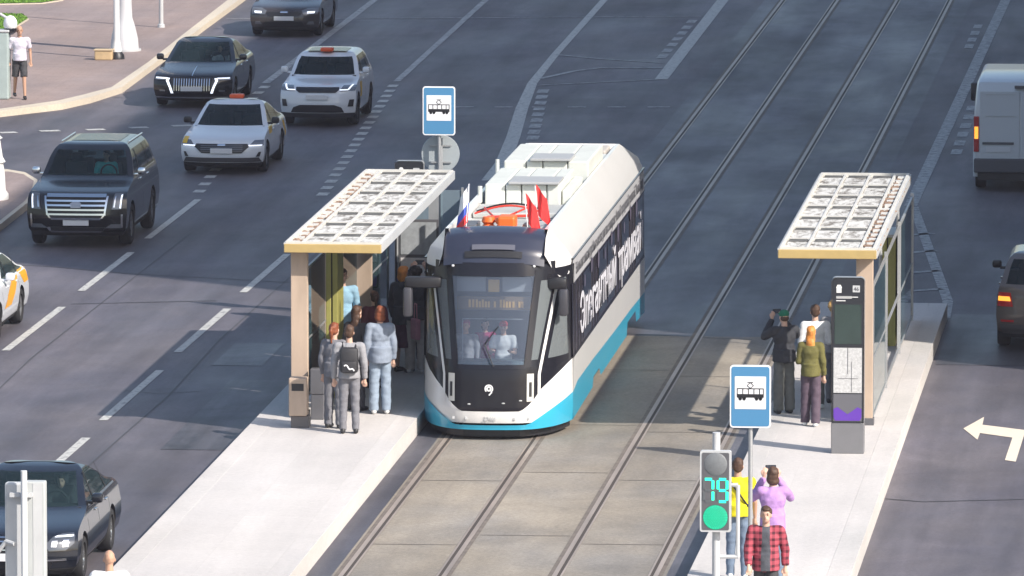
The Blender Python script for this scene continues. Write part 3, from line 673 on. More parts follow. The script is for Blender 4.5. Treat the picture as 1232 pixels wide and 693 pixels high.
    MB().grid([[(x, cy(u)-.02+.12*(abs(x)/.84)**3, cz(u)+.01-.07*(abs(x)/.84)**2.5) for x in [(-.48+.96*i/8) for i in range(9)]] for u in (.12, .2, .28)]).build('cowl_grille', BLACK, t, smooth=True)
    # sides
    RR = 15.5
    for s in (1, -1):
        m = MB(); X = s*1.25
        ys = [0.0-.0, .9, 4, 8, 12, RR]; bt = [.66, .74, .72, .66, .62, .56]
        m.grid([[(X, y, b_) for y, b_ in zip(ys, bt)], [(X, y, 1.24) for y in ys]]); m.build('side_panel', TW, t)
        m = MB(); low_ = [(0, .20), (3.9, .24), (4.1, .40), (5.3, .40), (5.6, .24), (11.3, .24), (11.5, .46), (13.3, .46), (13.5, .24), (RR, .18)]
        yy = sorted(set(ys+[p[0] for p in low_])); m.grid([[(X, y, pl(y, low_)) for y in yy], [(X, y, float(np.interp(y, ys, bt))) for y in yy]]); m.build('blue_skirt', TB, t)
        m = MB(); m.grid([[(X, y, 1.24) for y in (-.05, RR-.05)], [(X-s*.012, y, 2.47) for y in (-.05, RR-.05)]]); m.build('side_film', TD, t)
        m = MB(); m.grid([[(X+s*.004, y, 1.22) for y in (0, RR-.1)], [(X+s*.004, y, 1.27) for y in (0, RR-.1)]]); m.build('lower_trim', TK, t)
        # windows behind the film
        wn = []
        for k, (a, b_) in enumerate([(2.0, 3.6), (5.2, 6.9), (7.1, 8.6), (10.2, 11.8), (13.3, 14.9)]):
            MB().grid([[(X+s*.006, y, 1.32) for y in (a, b_)], [(X+s*(-.004), y, 2.42) for y in (a, b_)]]).build('side_window', mat('film_glass', (.03, .025, .035), .08, coat=.6), t)
        for k, (a, b_) in enumerate([(.35, 1.55), (3.8, 5.0), (8.8, 10.0), (12.0, 13.1)]):
            d = MB().box(X-s*.02, X+s*.010, a, a+.03, 1.25, 2.44).box(X-s*.02, X+s*.010, (a+b_)/2-.015, (a+b_)/2+.015, 1.25, 2.44).box(X-s*.02, X+s*.010, b_-.03, b_, 1.25, 2.44).build('door', BLACK, t)
        m = MB(); m.grid([[(X-s*.002, y, 2.47) for y in (.1, RR-.1)], [(X-s*.02, y, 2.88) for y in (.1, RR-.1)]]); m.build('route_strip', mat('strip_grey', (.42, .42, .44), .45, var=.08), t)
        m = MB()
        for a, b_ in ((2.455, 2.475), (2.872, 2.892)): m.box(X-s*.04, X+s*.004, .05, RR-.05, a, b_)
        m.build('strip_edge', TK, t)
        # white chamfer from side to roof, with the corner that runs down to the windscreen
        m = MB(); x1, z1 = .86, 3.42
        m.grid([[(X-s*.03, y, 2.892) for y in (.1, 5, 10, RR-.15)], [(X-s*.12, y, 3.10) for y in (-.15, 5, 10, RR-.2)], [(s*x1, y, z1) for y in (-.35, 5, 10, RR-1.1)], [(s*(x1-.06), y, z1) for y in (-.35, 5, 10, RR-1.1)], [(s*(x1-.08), y, 3.2) for y in (-.35, 5, 10, RR-1.1)]])
        fr_ = [(s*x1, -.35, z1), (s*(x1-.02), -.9, 3.12), (s*.86, TF(.86, 2.92)+.01, 2.92)]
        m.quad([(X-s*.03, .1, 2.892), (X-s*.12, -.15, 3.10), (s*x1, -.35, z1), (s*.845, -.62, 3.30), (s*.85, -.92, 3.05), (s*.95, TF(.95, 2.8)-.005, 2.8), (s*1.06, TF(1.06, 2.62)-.01, 2.64), (s*1.19, -.12, 2.66)])
        m.build('roof_side', TW, t, smooth=25)
        MB().quad([(s*1.06, TF(1.06, 2.62)-.005, 2.64), (s*1.19, -.12, 2.66), (s*1.22, .1, 2.89), (s*1.23, .1, 2.6), (s*1.2, -.1, 2.5)]).build('corner_post', TK, t)
    # side text (right side)
    MW = mat('lettering', (.60, .60, .66), .5)
    for wd, ya, yb in (('Элегантный', 1.25, 8.75), ('трамвай', 9.25, 14.8)):
        Mx = Matrix.Translation((1.262, ya, 1.47)) @ Matrix.Rotation(math.pi/2, 4, 'Z') @ Matrix.Rotation(math.pi/2, 4, 'X')
        o = text_mesh(wd, .92, MW, 'lettering', t, Mx, .003, 1.0); wmax = max(v.co.y for v in o.data.vertices); k = (yb-ya)/(wmax-ya)
        for v in o.data.vertices: v.co.y = ya+(v.co.y-ya)*k
    Mx = Matrix.Translation((1.256, .55, 2.58)) @ Matrix.Rotation(math.pi/2, 4, 'Z') @ Matrix.Rotation(math.pi/2, 4, 'X')
    o = text_mesh('Большие окна и удобные места для пассажиров. Новый городской трамвай. Тихий ход', .26, DGREY, 'strip_lettering', t, Mx, .002, 1.0)
    wmax = max(v.co.y for v in o.data.vertices); k = (15.0-.55)/(wmax-.55)
    for v in o.data.vertices: v.co.y = .55+(v.co.y-.55)*k
    # faint circles of the film print
    pr = mat('film_print', (.13, .11, .16), .3)
    m = MB()
    for k in range(9): m.lathe([(0, 0), (.11+.03*(k % 3), 0)], (1.262, 2.2+k*1.4, 2.28+.06*((k*5) % 3)), 'x', 14)
    m.build('film_pattern', pr, t)
    # roof deck and equipment
    RD = mat('roof_grey', (.42, .43, .42), .6, var=.12, scale=2); EQ = mat('equipment_white', (.60, .62, .58), .55, var=.07, scale=2)
    MB().box(-.8, .8, -.3, RR-1.0, 3.14, 3.2).build('roof_deck', RD, t)
    m = MB(); x0 = .8
    m.quad([(-.86, RR-1.1, 3.42), (.86, RR-1.1, 3.42), (1.13, RR-.2, 3.1), (1.22, RR-.15, 2.89), (-1.22, RR-.15, 2.89), (-1.13, RR-.2, 3.1)])
    m.quad([(-1.22, RR-.15, 2.89), (1.22, RR-.15, 2.89), (1.25, RR, 1.24), (-1.25, RR, 1.24)]); m.quad([(-1.25, RR, 1.24), (1.25, RR, 1.24), (1.25, RR, .3), (-1.25, RR, .3)])
    m.quad([(-.86, RR-1.1, 3.42), (.86, RR-1.1, 3.42), (.86, RR-1.25, 3.2), (-.86, RR-1.25, 3.2)])
    m.build('rear_shell', TW, t)
    MB().box(-.75, .70, RR-2.2, RR-1.12, 3.21, 3.40, 0, .03).build('rear_cover', mat('beige_cover', (.50, .46, .41), .6, var=.06), t)
    def unit(y0, y1, xs_, z1, hood):
        for a, b_ in zip(xs_, xs_[1:]): MB().box(a+.008, b_-.008, y0, y1, 3.205, z1, 0, .025).build('equipment_box', EQ, t)
        MB().box(hood[0], hood[1], y0-.10, y0+.9, z1+.005, z1+.05, 0, .01).build('equipment_cover', mat('cover_grey', (.36, .37, .38), .5), t)
    unit(5.0, 7.8, [-.72, -.36, -.08, .36, .60], 3.62, (-.30, .58)); MB().box(.61, .76, 5.2, 7.6, 3.205, 3.5, 0, .02).build('equipment_box', EQ, t)
    unit(8.7, 11.8, [-.74, -.34, -.04, .40, .78], 3.66, (-.26, .46))
    MB().box(-.76, .76, 3.3, 4.75, 3.203, 3.30, 0, .02).build('roof_plinth', RD, t); MB().box(-.6, .75, 12.1, 13.1, 3.205, 3.36, 0, .02).build('equipment_box', EQ, t)
    MB().path([(-.83, 8.5, 3.3), (-.83, 8.5, 3.7)], .035).path([(-.8, 5, 3.3), (-.8, 5, 3.58)], .04).build('roof_bollard', EQ, t)
    # pantograph folded
    RED = mat('panto_red', (.62, .05, .03), .5); ORG = mat('insulator_orange', (.75, .14, .02), .45)
    for c in ((-.26, .95), (-.02, .85)): MB().lathe([(0, 0), (.10, 0), (.12, .04), (.08, .08), (.12, .12), (.08, .16), (.12, .2), (.10, .28), (0, .28)], (c[0], c[1], 3.2), 'z', 16).build('insulator', ORG, t, smooth=True)
    MB().box(-.08, .22, .6, 1.05, 3.3, 3.52, 0, .04).build('pantograph_motor', ORG, t)
    arcp = [(-.62+1.24*k/12, 2.2+.0*k, 3.40+.14*math.sin(math.pi*k/12)) for k in range(13)]
    b = MB(); b.path(arcp, .018, 6, 0); b.path([(x_, y_+.35, z_) for x_, y_, z_ in arcp], .018, 6, 1); b.path([(-.45, 2.2, 3.5), (-.1, .9, 3.42), (.3, 2.2, 3.52)], .018, 6, 0); b.path([(-.3, 1.2, 3.45), (.45, 1.5, 3.45)], .025, 6, 0)
    b.build('pantograph', [RED, BLACK], t)
    MB().box(-.7, -.45, .7, 1.5, 3.205, 3.36, 0, .02).box(-.42, -.3, .6, .8, 3.205, 3.34).build('roof_unit', DGREY, t); MB().ball((.42, .8, 3.33), (.1, .12, .09)).build('horn', DGREY, t)
    MB().path([(.35, .6, 3.25), (.55, 1.2, 3.4), (.62, 1.8, 3.35), (.66, 2.6, 3.25)], .012, 6).build('cable', DGREY, t)
    # mirrors
    for s, xo, zt_, zb in ((-1, 1.46, 2.56, 1.98), (1, 1.17, 2.56, 2.02)):
        a = MB(); y0 = TF(.95, 2.7)-.06
        a.box(s*.88, s*(xo+.04), y0-.08, y0+.08, zt_-.10, zt_+.09, 0, .05).build('mirror_arm', BLACK, t, smooth=True)
        MB().box(s*(xo-.09), s*(xo+.06), y0-.14, y0+.06, zb, zt_-.09, 0, .04).build('mirror', mat('mirror_shell', (.05, .05, .06), .35), t, smooth=True)
    # interior
    INT = mat('cab_grey', (.34, .35, .37), .7); 
    MB().box(-1.15, 1.15, -.2, 14.8, .36, .42).build('cab_floor', DGREY, t)
    MB().box(-1.05, 1.05, .95, 1.0, .5, 3.1).build('cab_bulkhead', mat('bulkhead', (.22, .23, .26), .7, var=.12, scale=2), t)
    MB().box(-.6, .6, TF(0, 1.2)+.12, TF(0, 1.2)+.55, .6, 1.32, 0, .05).build('dashboard', mat('dash', (.10, .15, .16), .6), t)
    MB().box(-.62, .62, -.85, -.80, 2.12, 2.34).build('destination_display', mat('amber_board', (.22, .15, .09), .5, emit=.0), t)
    b = MB(); rr = random.Random(5); x = -.42
    while x < .48:
        b.box(x, x+.035, -.862, -.853, 2.16, 2.16+rr.choice((.1, .1, .13))); x += rr.choice((.05, .05, .06, .1))
    b.build('display_letters', mat('amber', (.60, .36, .12), .5, emit=.10), t)
    MB().box(-.09, .09, -.87, -.80, 2.42, 2.62).build('route_display', mat('amber_dim', (.45, .28, .08), .5, emit=.12), t)
    MB().box(-.62, -.14, -.8, -.77, 2.42, 2.68).box(.14, .62, -.8, -.77, 2.42, 2.68).build('sun_blind', INT, t)
    MB().box(-.5, -.49, -1.1, -1.08, 1.3, 2.0).box(-.5, .5, -1.1, -1.08, 1.99, 2.0).build('cab_rail', LGREY, t)
    for s in (1, -1): MB().box(s*1.0, s*1.12, -.1, .9, .45, 1.6).build('cab_side_wall', INT, t)
    # bogies
    for y in (4.7, 12.4):
        for s in (1, -1):
            for d in (-.9, .9): MB().lathe([(0, -.05), (.31, -.05), (.33, .05), (0, .05)], (s*.76, y+d, .33), 'x', 20).build('wheel', DGREY, t)
    MB().box(-1.05, 1.05, 3.3, 6.1, .22, .34).box(-1.05, 1.05, 11, 13.8, .22, .34).box(-1.1, 1.1, .3, 15.2, .33, .36).build('underframe', BLACK, t)
tram()
# flags on the tram
def flag(x, y, label, cols, lean, h=.62):
    t = thing('flag', label, 'flag', (x, y, 3.36))
    MB().tube((0, 0, 0), (lean, 0, h+.1), .008).build('flagpole', SWHITE, t)
    n = len(cols); b = MB(); rows = []
    for i in range(13):
        v = i/12; r = []
        for j in range(9):
            u = j/8; r.append((lean*(1-v*.85)+.02+u*.17*(1+.3*v)*(1 if x > 0 else -1), .05*math.sin(u*7+v*3)+.10*u, .12+(h)*(1-v)-.26*u))
        rows.append(r)
    for i in range(12): b.grid([rows[i], rows[i+1]], min(int(i/12*n), n-1))
    b.build('cloth', cols, t, smooth=True)
RF = mat('flag_red', (.70, .03, .03), .7); WF = mat('flag_white', (.8, .8, .82), .7); BF = mat('flag_blue', (.05, .1, .5), .7)
flag(-.56, .1, 'small white blue and red flag on the left of the tram roof', [WF, WF, BF, RF], .05, .66)
flag(.50, -.1, 'small plain red flag in front, on the right of the tram roof', [RF], -.06, .52)
flag(.53, 1.3, 'small plain red flag on the tram roof, the farther of the two red ones', [RF], -.04, .52)

# ================================================================== CARS
CARGLASS = glass_mat('car_glass', (.55, .70, .72), .70, .02, (.03, .055, .065))
INTER = mat('car_interior', (.03, .032, .038), .8); SEATM = mat('seat_fabric', (.05, .05, .055), .85)
DRL = mat('daytime_lamp', (.85, .90, 1.0), .3, emit=.75); LENS = mat('lamp_lens', (.16, .17, .19), .15, .3, coat=.5)
REDL = mat('tail_red', (.45, .02, .02), .2, coat=.5); AMB = mat('amber_lamp', (1.0, .42, .05), .3, emit=.9)
PLATEM = mat('number_plate', (.66, .66, .68), .5); RIM = mat('alloy', (.42, .43, .45), .3, .8); RIMD = mat('dark_alloy', (.12, .12, .13), .3, .7)
TAXIY = mat('taxi_yellow', (.70, .42, .02), .4); ROOF_REFL = mat('painted_roof_reflection', (.20, .17, .07), .25, var=.3, scale=2)  # roof colour paints in the yellowish reflection of a building
SED = dict(
    yf=[(.17, .14), (.24, .05), (.40, .0), (.55, .01), (.66, .05), (.74, .14), (.79, .30), (.84, .62), (.89, 1.02), (.935, 1.38), (.98, 1.47), (1.15, 1.80), (1.30, 2.12), (1.38, 2.34), (1.42, 2.52), (1.44, 2.72)],
    yr=[(.17, .16), (.30, .05), (.50, .0), (.75, .03), (.90, .06), (.98, .14), (1.02, .45), (1.06, .66), (1.20, 1.05), (1.32, 1.42), (1.39, 1.72), (1.42, 1.88), (1.44, 2.02)],
    w=[(.17, .80), (.28, .88), (.45, .912), (.62, .915), (.78, .89), (.88, .87), (.935, .84), (.98, .805), (1.15, .735), (1.27, .68), (1.34, .645), (1.38, .61), (1.405, .56), (1.425, .49), (1.435, .40), (1.44, .26)], L=4.7, W=.915, H=1.44, wb=(.9, 3.6), R=.33, belt=.955, top=1.345)
SUVP = dict(
    yf=[(.22, .14), (.32, .04), (.55, .0), (.75, .02), (.88, .06), (.96, .16), (1.0, .35), (1.05, .70), (1.09, 1.05), (1.13, 1.30), (1.20, 1.38), (1.45, 1.70), (1.58, 1.88), (1.64, 2.02), (1.67, 2.2), (1.68, 2.4)],
    yr=[(.22, .14), (.40, .03), (.60, .0), (.95, .02), (1.10, .05), (1.20, .12), (1.45, .34), (1.58, .50), (1.64, .62), (1.67, .80), (1.68, 1.0)],
    w=[(.22, .82), (.35, .90), (.60, .925), (.85, .92), (1.0, .90), (1.08, .88), (1.15, .855), (1.22, .83), (1.45, .765), (1.58, .70), (1.64, .63), (1.665, .54), (1.675, .42), (1.68, .26)], L=4.35, W=.925, H=1.68, wb=(.85, 3.45), R=.36, belt=1.16, top=1.56)
def scaled(P, sy=1, sz=1, sx=1, L=None, **kw):
    Q = {k: v for k, v in P.items()}
    Q['yf'] = [(a*sz, b*sy) for a, b in P['yf']]; Q['yr'] = [(a*sz, b*sy) for a, b in P['yr']]; Q['w'] = [(a*sz, b*sx) for a, b in P['w']]
    Q['L'] = P['L']*sy; Q['W'] = P['W']*sx; Q['H'] = P['H']*sz; Q['belt'] = P['belt']*sz; Q['top'] = P['top']*sz
    Q['wb'] = (P['wb'][0]*sy, P['wb'][1]*sy); Q.update(kw); return Q
def k_roof(P, z):
    return 1.0 if z < P['top'] else max(.12, (pl(z, P['w'])/pl(P['top'], P['w']))**1.5)
class Car:
    def __init__(s, label, P, loc, rz, paint, group='cars on the avenue', name='car', cat='car', rims=RIM, cf=.26, cr=.22, lowtrim=None, spokes=5, cols=()):
        s.P = P; s.cf = cf; s.cr = cr
        s.t = thing(name, label, cat, (loc[0], loc[1], .006), rz, group); s.paint = paint
        s.body(lowtrim); s.wheels(rims, spokes); s.interior()
    def YF(s, x, z, off=0):
        P = s.P; w_ = pl(z, P['w']); return pl(z, P['yf'])+s.cfz(z)*min(1, abs(x)/w_)**3.2-off
    def YR(s, x, z, off=0):
        P = s.P; w_ = pl(z, P['w']); return P['L']-pl(z, P['yr'])-s.cr*min(1, abs(x)/w_)**3.2*k_roof(P, z)+off
    def cfz(s, z): return s.cf*k_roof(s.P, z)
    def body(s, lowtrim):
        P = s.P; z0 = P['w'][0][0]; H = P['H']
        zs = sorted(set([round(z0+(H-z0)*i/34, 4) for i in range(35)]+[P['belt'], P['top'], round(z0+.1, 4)]+[p[0] for p in P['w'][-4:]]))
        zs = [z for i, z in enumerate(zs)]
        tf = [-1, -.97, -.93, -.88, -.8, -.65, -.45, -.22, 0, .22, .45, .65, .8, .88, .93, .97, 1]; ns = 28
        rows = []
        for z in zs:
            w_ = pl(z, P['w']); r = []
            for t in tf: r.append((t*w_, s.YF(t*w_, z), z))
            ya, yb = s.YF(w_, z), s.YR(w_, z)
            for k in range(1, ns): r.append((w_, ya+(yb-ya)*k/ns, z))
            for t in tf[::-1]: r.append((t*w_, s.YR(t*w_, z), z))
            for k in range(1, ns): r.append((-w_, yb+(ya-yb)*k/ns, z))
            rows.append(r)
        v = [p for r in rows for p in r]; K = len(rows[0]); F = []; M = []
        nf = len(tf)
        for i in range(len(zs)-1):
            zm = (zs[i]+zs[i+1])/2; inw = P['belt'] <= zm <= P['top']
            for j in range(K):
                j2 = (j+1) % K; F.append((i*K+j, i*K+j2, (i+1)*K+j2, (i+1)*K+j)); mi = 0
                if inw:
                    if 2 < j < nf-4: mi = 1
                    elif nf-1 <= j < nf-1+ns:
                        k = j-(nf-1); mi = 2 if (k >= 1 and k < ns-2) else 0
                    elif nf-1+ns+3 <= j < nf-1+ns+nf-4: mi = 3
                    elif j >= 2*nf-2+ns:
                        k = j-(2*nf-2+ns); mi = 2 if (k >= 2 and k < ns-1) else 0
                elif zm < z0+.1: mi = 4
                M.append(mi)
        F.append(tuple(range(K))[::-1]); M.append(4)
        n = (len(zs)-1)*K; F.append(tuple(range(n, n+K))); M.append(0)
        me = bpy.data.meshes.new('body'); me.from_pydata(v, [], F)
        trim = lowtrim or mat('arch_black', (.02, .02, .022), .7)
        for m_ in (s.paint, CARGLASS, CARGLASS, CARGLASS, trim): me.materials.append(m_)
        for p, i in zip(me.polygons, M): p.material_index = i
        bm = bmesh.new(); bm.from_mesh(me); bmesh.ops.recalc_face_normals(bm, faces=bm.faces[:]); bm.to_mesh(me); bm.free()
        o = bpy.data.objects.new('body', me); C.objects.link(o)
        cut = MB(); R = P['R']
        for y in P['wb']:
            for sx in (1, -1): cut.lathe([(0, -.2), (R+.055, -.2), (R+.055, .3), (0, .3)], (sx*(P['W']-.05), y, R), 'x', 32, 4) if sx > 0 else cut.lathe([(0, .2), (R+.055, .2), (R+.055, -.3), (0, -.3)], (sx*(P['W']-.05), y, R), 'x', 32, 4)
        co = cut.build('cutter', [s.paint, CARGLASS, CARGLASS, CARGLASS, trim])
        md = o.modifiers.new('b', 'BOOLEAN'); md.operation = 'DIFFERENCE'; md.object = co; md.solver = 'EXACT'
        dg = bpy.context.evaluated_depsgraph_get(); me2 = bpy.data.meshes.new_from_object(o.evaluated_get(dg))
        bpy.data.objects.remove(o); bpy.data.objects.remove(co)
        for mi, nm in ((0, 'body'), (1, 'windscreen'), (2, 'side_window'), (3, 'rear_window')):
            bm = bmesh.new(); bm.from_mesh(me2)
            keep = (0, 4) if mi == 0 else (mi,)
            bmesh.ops.delete(bm, geom=[f for f in bm.faces if f.material_index not in keep], context='FACES')
            if len(bm.faces) == 0: bm.free(); continue
            if mi:
                for f in bm.faces: f.material_index = 0
            if mi == 2:
                for side in (1, -1):
                    b2 = bm.copy(); bmesh.ops.delete(b2, geom=[f for f in b2.faces if f.calc_center_median().x*side < 0], context='FACES'); s.link(b2, nm, [CARGLASS])
                bm.free(); continue
            s.link(bm, nm, [s.paint, CARGLASS, CARGLASS, CARGLASS, trim] if mi == 0 else [CARGLASS])
        bpy.data.meshes.remove(me2)
    def link(s, bm, nm, ms):
        m3 = bpy.data.meshes.new(nm); bm.to_mesh(m3); bm.free()
        for m_ in ms: m3.materials.append(m_)
        m3.polygons.foreach_set('use_smooth', [True]*len(m3.polygons))
        try: m3.set_sharp_from_angle(angle=rad(32))
        except Exception: pass
        o = bpy.data.objects.new(nm, m3); C.objects.link(o); o.parent = s.t; return o
    def wheels(s, rims, spokes):
        P = s.P; R = P['R']
        for y in P['wb']:
            for sx in (1, -1):
                x = sx*(P['W']-.125); o_ = .115
                w_ = bpy.data.objects.new('wheel', None); C.objects.link(w_); w_.parent = s.t; w_.location = (x, y, R)
                prof = [(R*.68, -o_), (R*.9, -o_), (R*.985, -o_*.7), (R, 0), (R*.985, o_*.7), (R*.9, o_), (R*.68, o_), (R*.66, o_*.5), (R*.66, -o_*.5), (R*.68, -o_)]
                MB().lathe(prof, (0, 0, 0), 'x', 32).build('tyre', RUBBER, w_, smooth=True)
                m = MB(); xo = sx*o_*.75
                m.lathe([(R*.60, xo*.7), (R*.67, xo), (R*.69, xo*1.02), (R*.69, xo*.6)], (0, 0, 0), 'x', 28)
                m.lathe([(0, xo*.95), (R*.16, xo*.9), (R*.18, xo*.3)], (0, 0, 0), 'x', 14)
                for k in range(spokes):
                    a = 6.2832*k/spokes; ca, sa = math.cos(a), math.sin(a); tw = R*.085
                    def q(r, u, h): return (h, r*ca-u*sa, r*sa+u*ca)
                    m.quad([q(R*.12, -tw, xo*.85), q(R*.64, -tw*1.3, xo*.95), q(R*.64, tw*1.3, xo*.95), q(R*.12, tw, xo*.85)])
                m.build('rim', rims, w_, smooth=True)
                MB().lathe([(0, xo*.25), (R*.66, xo*.25)], (0, 0, 0), 'x', 20).build('brake_disc', mat('brake_dark', (.05, .05, .05), .6, .3), w_)
    def interior(s):
        P = s.P; b = P['belt']; H = P['H']; yc = pl(b, P['yf'])
        w_ = pl(b, P['w'])-.06; yr_ = P['L']-pl(b, P['yr'])-.1
        MB().box(-w_, w_, yc+.15, yr_-.15, b-.42, b-.36).box(-w_, w_, yc+.10, yc+.55, b-.36, b-.01).build('dashboard', INTER, s.t)
        for y in (yc+1.05, yc+1.95):
            if y > yr_-.5: continue
            for x in (-.36, .36):
                MB().box(x-.22, x+.22, y, y+.14, b-.35, min(b+.18, H-.3), 0, .05).box(x-.11, x+.11, y+.02, y+.11, min(b+.2, H-.28), min(b+.36, H-.12), 0, .03).build('seat', SEATM, s.t, smooth=True)
        MB().lathe([(.16, -.012), (.18, 0), (.16, .012), (.145, 0), (.16, -.012)], (.36, yc+.62, b+.0), 'y', 18).build('steering_wheel', INTER, s.t)
        MB().box(-.10, .10, pl(P['top']-.06, P['yf'])+.08, pl(P['top']-.06, P['yf'])+.11, P['top']-.10, P['top']-.03, 0, .01).build('rear_view_mirror', BLACK, s.t)
    # patches that follow the skin; rows = (z, xl, xr)
    def fp(s, rows, nm, m_, off=.012, par=None, n=10, rear=False, both=False, nz=4):
        for sg in ((1, -1) if both else (1,)):
            R = []
            for a, b in zip(rows, rows[1:]):
                for k in range(nz): R.append([a[i]+(b[i]-a[i])*k/nz for i in range(3)])
            R.append(list(rows[-1])); G_ = []
            for z, l, r in R:
                G_.append([(sg*x, (s.YR(x, z, off) if rear else s.YF(x, z, off)), z) for x in [l+(r-l)*k/n for k in range(n+1)]])
            mb = MB().grid(G_); e = .03 if not rear else -.03
            rim = G_[0]+[g[-1] for g in G_[1:]]+G_[-1][::-1][1:]+[g[0] for g in G_[::-1][1:]]
            mb.grid([rim, [(x, y+e, z) for x, y, z in rim]])
            o = mb.build(nm, m_, par or s.t, smooth=True)
        return o
    def sp(s, rows, nm, m_, off=.004, side=(1, -1), par=None, ny=6):
        o = None
        for sg in side:
            R = []
            for a, b in zip(rows, rows[1:]):
                for k in range(4): R.append([a[i]+(b[i]-a[i])*k/4 for i in range(3)])
            R.append(list(rows[-1]))
            o = MB().grid([[(sg*(pl(z, s.P['w'])+off), y0+(y1-y0)*k/ny, z) for k in range(ny+1)] for z, y0, y1 in R]).build(nm, m_, par or s.t, smooth=True)
        return o
    def mirrors(s, m_=None, dz=0):
        P = s.P; b = P['belt']; y = pl(b, P['yf'])+s.cf+.12; w_ = pl(b, P['w'])
        for sg in (1, -1):
            MB().box(sg*(w_+.06), sg*(w_+.235), y-.05, y+.08, b+.02+dz, b+.165+dz, 0, .045).box(sg*(w_-.03), sg*(w_+.09), y, y+.06, b-.0+dz, b+.05+dz, 0, .01).build('mirror', m_ or s.paint, s.t, smooth=True)
    def doors(s, ys=None, handle=None):
        P = s.P; b = P['belt']; y0, y1 = P['wb']; line = mat('panel_gap', (.006, .006, .007), .8)
        ym = (y0+y1)/2+.12
        for y in ys or (y0+P['R']+.18, ym, y1-P['R']+.12):
            s.sp([(P['w'][1][0]+.08, y-.006, y+.006), (b-.02, y-.006, y+.006)], 'door_gap', line, .002, ny=1)
        for y in (ym-.22, y1-P['R']-.12): 
            for sg in (1, -1): z = b-.12; x = pl(z, P['w']); MB().box(sg*(x-.01), sg*(x+.03), y-.10, y+.08, z-.015, z+.015, 0, .008).build('door_handle', handle or s.paint, s.t, smooth=True)
        s.sp([(b+.005, ym-.05, ym+.03), (P['top']-.01, ym+.02, ym+.09)], 'window_pillar', BLACK, .006, ny=1)
        s.sp([(b+.005, y1-.10, y1-.05), (P['top']-.01, y1-.16, y1-.12)], 'window_pillar', BLACK, .006, ny=1)
    def trimline(s, m_=CHROME):
        P = s.P; b = P['belt']; ya = pl(b, P['yf'])+s.cf+.08; yb = P['L']-pl(b, P['yr'])-s.cr-.2
        s.sp([(b-.02, ya, yb), (b+.005, ya, yb)], 'window_trim', m_, .008, ny=10)
    def sunroof(s, hw, y0, y1, m_):  # curved panel painted as a yellowish reflection on the car roof
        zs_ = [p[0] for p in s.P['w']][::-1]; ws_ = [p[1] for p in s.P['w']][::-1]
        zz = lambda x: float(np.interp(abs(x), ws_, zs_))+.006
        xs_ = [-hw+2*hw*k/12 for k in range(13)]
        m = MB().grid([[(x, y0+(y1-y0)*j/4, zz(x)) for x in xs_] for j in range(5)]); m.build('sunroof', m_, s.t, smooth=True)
    def plate_(s, z, w_=.26, rear=False, m_=PLATEM):
        y = s.YR(0, z, .03) if rear else s.YF(0, z, .035)
        o = MB().box(-w_, w_, y-.012, y+.012, z-.056, z+.056, 0, .006).build('number_plate', m_, s.t)

def carbon(name, col, rough=.22): return mat(name, col, rough, .0, coat=.55, spec=.4)
BLK = carbon('black_paint', (.007, .007, .009)); GRAPH = carbon('graphite_paint', (.045, .04, .042)); WPT = carbon('white_paint', (.66, .68, .72)); NAVY = carbon('blue_black_paint', (.008, .010, .016)); BRN = carbon('bronze_paint', (.12, .10, .09))

# 1 dark sedan at the top
c = Car('dark grey brown sedan with lit headlamps, cut by the top edge of the picture', scaled(SED, .98, 1.0, 1.0), (-12.95, 77.2), 0, GRAPH)
c.mirrors(); c.doors()
c.fp([(.60, .50, .86), (.70, .46, .88), (.76, .60, .86)], 'headlight', LENS, .014, both=True); c.fp([(.63, .60, .78), (.68, .60, .80)], 'headlight_lamp', DRL, .03, both=True)
c.fp([(.56, -.40, .40), (.64, -.46, .46), (.67, -.40, .40)], 'grille', BLACK, .012); c.fp([(.645, -.10, .10), (.685, -.09, .09)], 'emblem', CHROME, .03)
c.fp([(.30, -.55, .55), (.42, -.48, .48)], 'air_intake', BLACK, .012); c.fp([(.34, .58, .78), (.42, .64, .76)], 'fog_light', LENS, .02, both=True); c.plate_(.50)

# 2 black luxury sedan with upright slat grille
c = Car('black luxury sedan with upright chrome slats in its grille and a bright bonnet line', scaled(SED, 1.04, 1.03, 1.03), (-12.72, 57.1), 0, BLK, rims=RIM)
c.mirrors(); c.doors(handle=CHROME); c.trimline()
g = c.fp([(.38, -.38, .38), (.55, -.46, .46), (.70, -.50, .50), (.735, -.44, .44)], 'grille', BLACK, .012)
b = MB()
for k in range(15):
    x = -.42+.84*k/14; b.grid([[(x-.009, c.YF(x, z, .03), z) for z in (.42, .55, .71)], [(x+.009, c.YF(x, z, .03), z) for z in (.42, .55, .71)]])
b.build('grille_slats', CHROME, g)
c.fp([(.36, .44, .50), (.50, .49, .545), (.66, .56, .62), (.715, .53, .60)], 'grille_light_bar', DRL, .02, both=True)
c.fp([(.67, .58, .90), (.725, .56, .90)], 'headlight', LENS, .016, both=True); c.fp([(.70, .60, .88), (.725, .60, .88)], 'headlight_lamp', DRL, .028, both=True)
c.fp([(.24, -.9, .9), (.265, -.9, .9)], 'chrome_lip', CHROME, .02, n=24); c.fp([(.40, .64, .78), (.44, .64, .78)], 'fog_light', LENS, .02, both=True); c.plate_(.47)
m = MB(); m.grid([[(x, c.YF(0, z, .02), z+.006) for x in (-.012, .012)] for z in (.76, .79, .83, .88, .92)]); m.build('bonnet_line', CHROME, c.t)

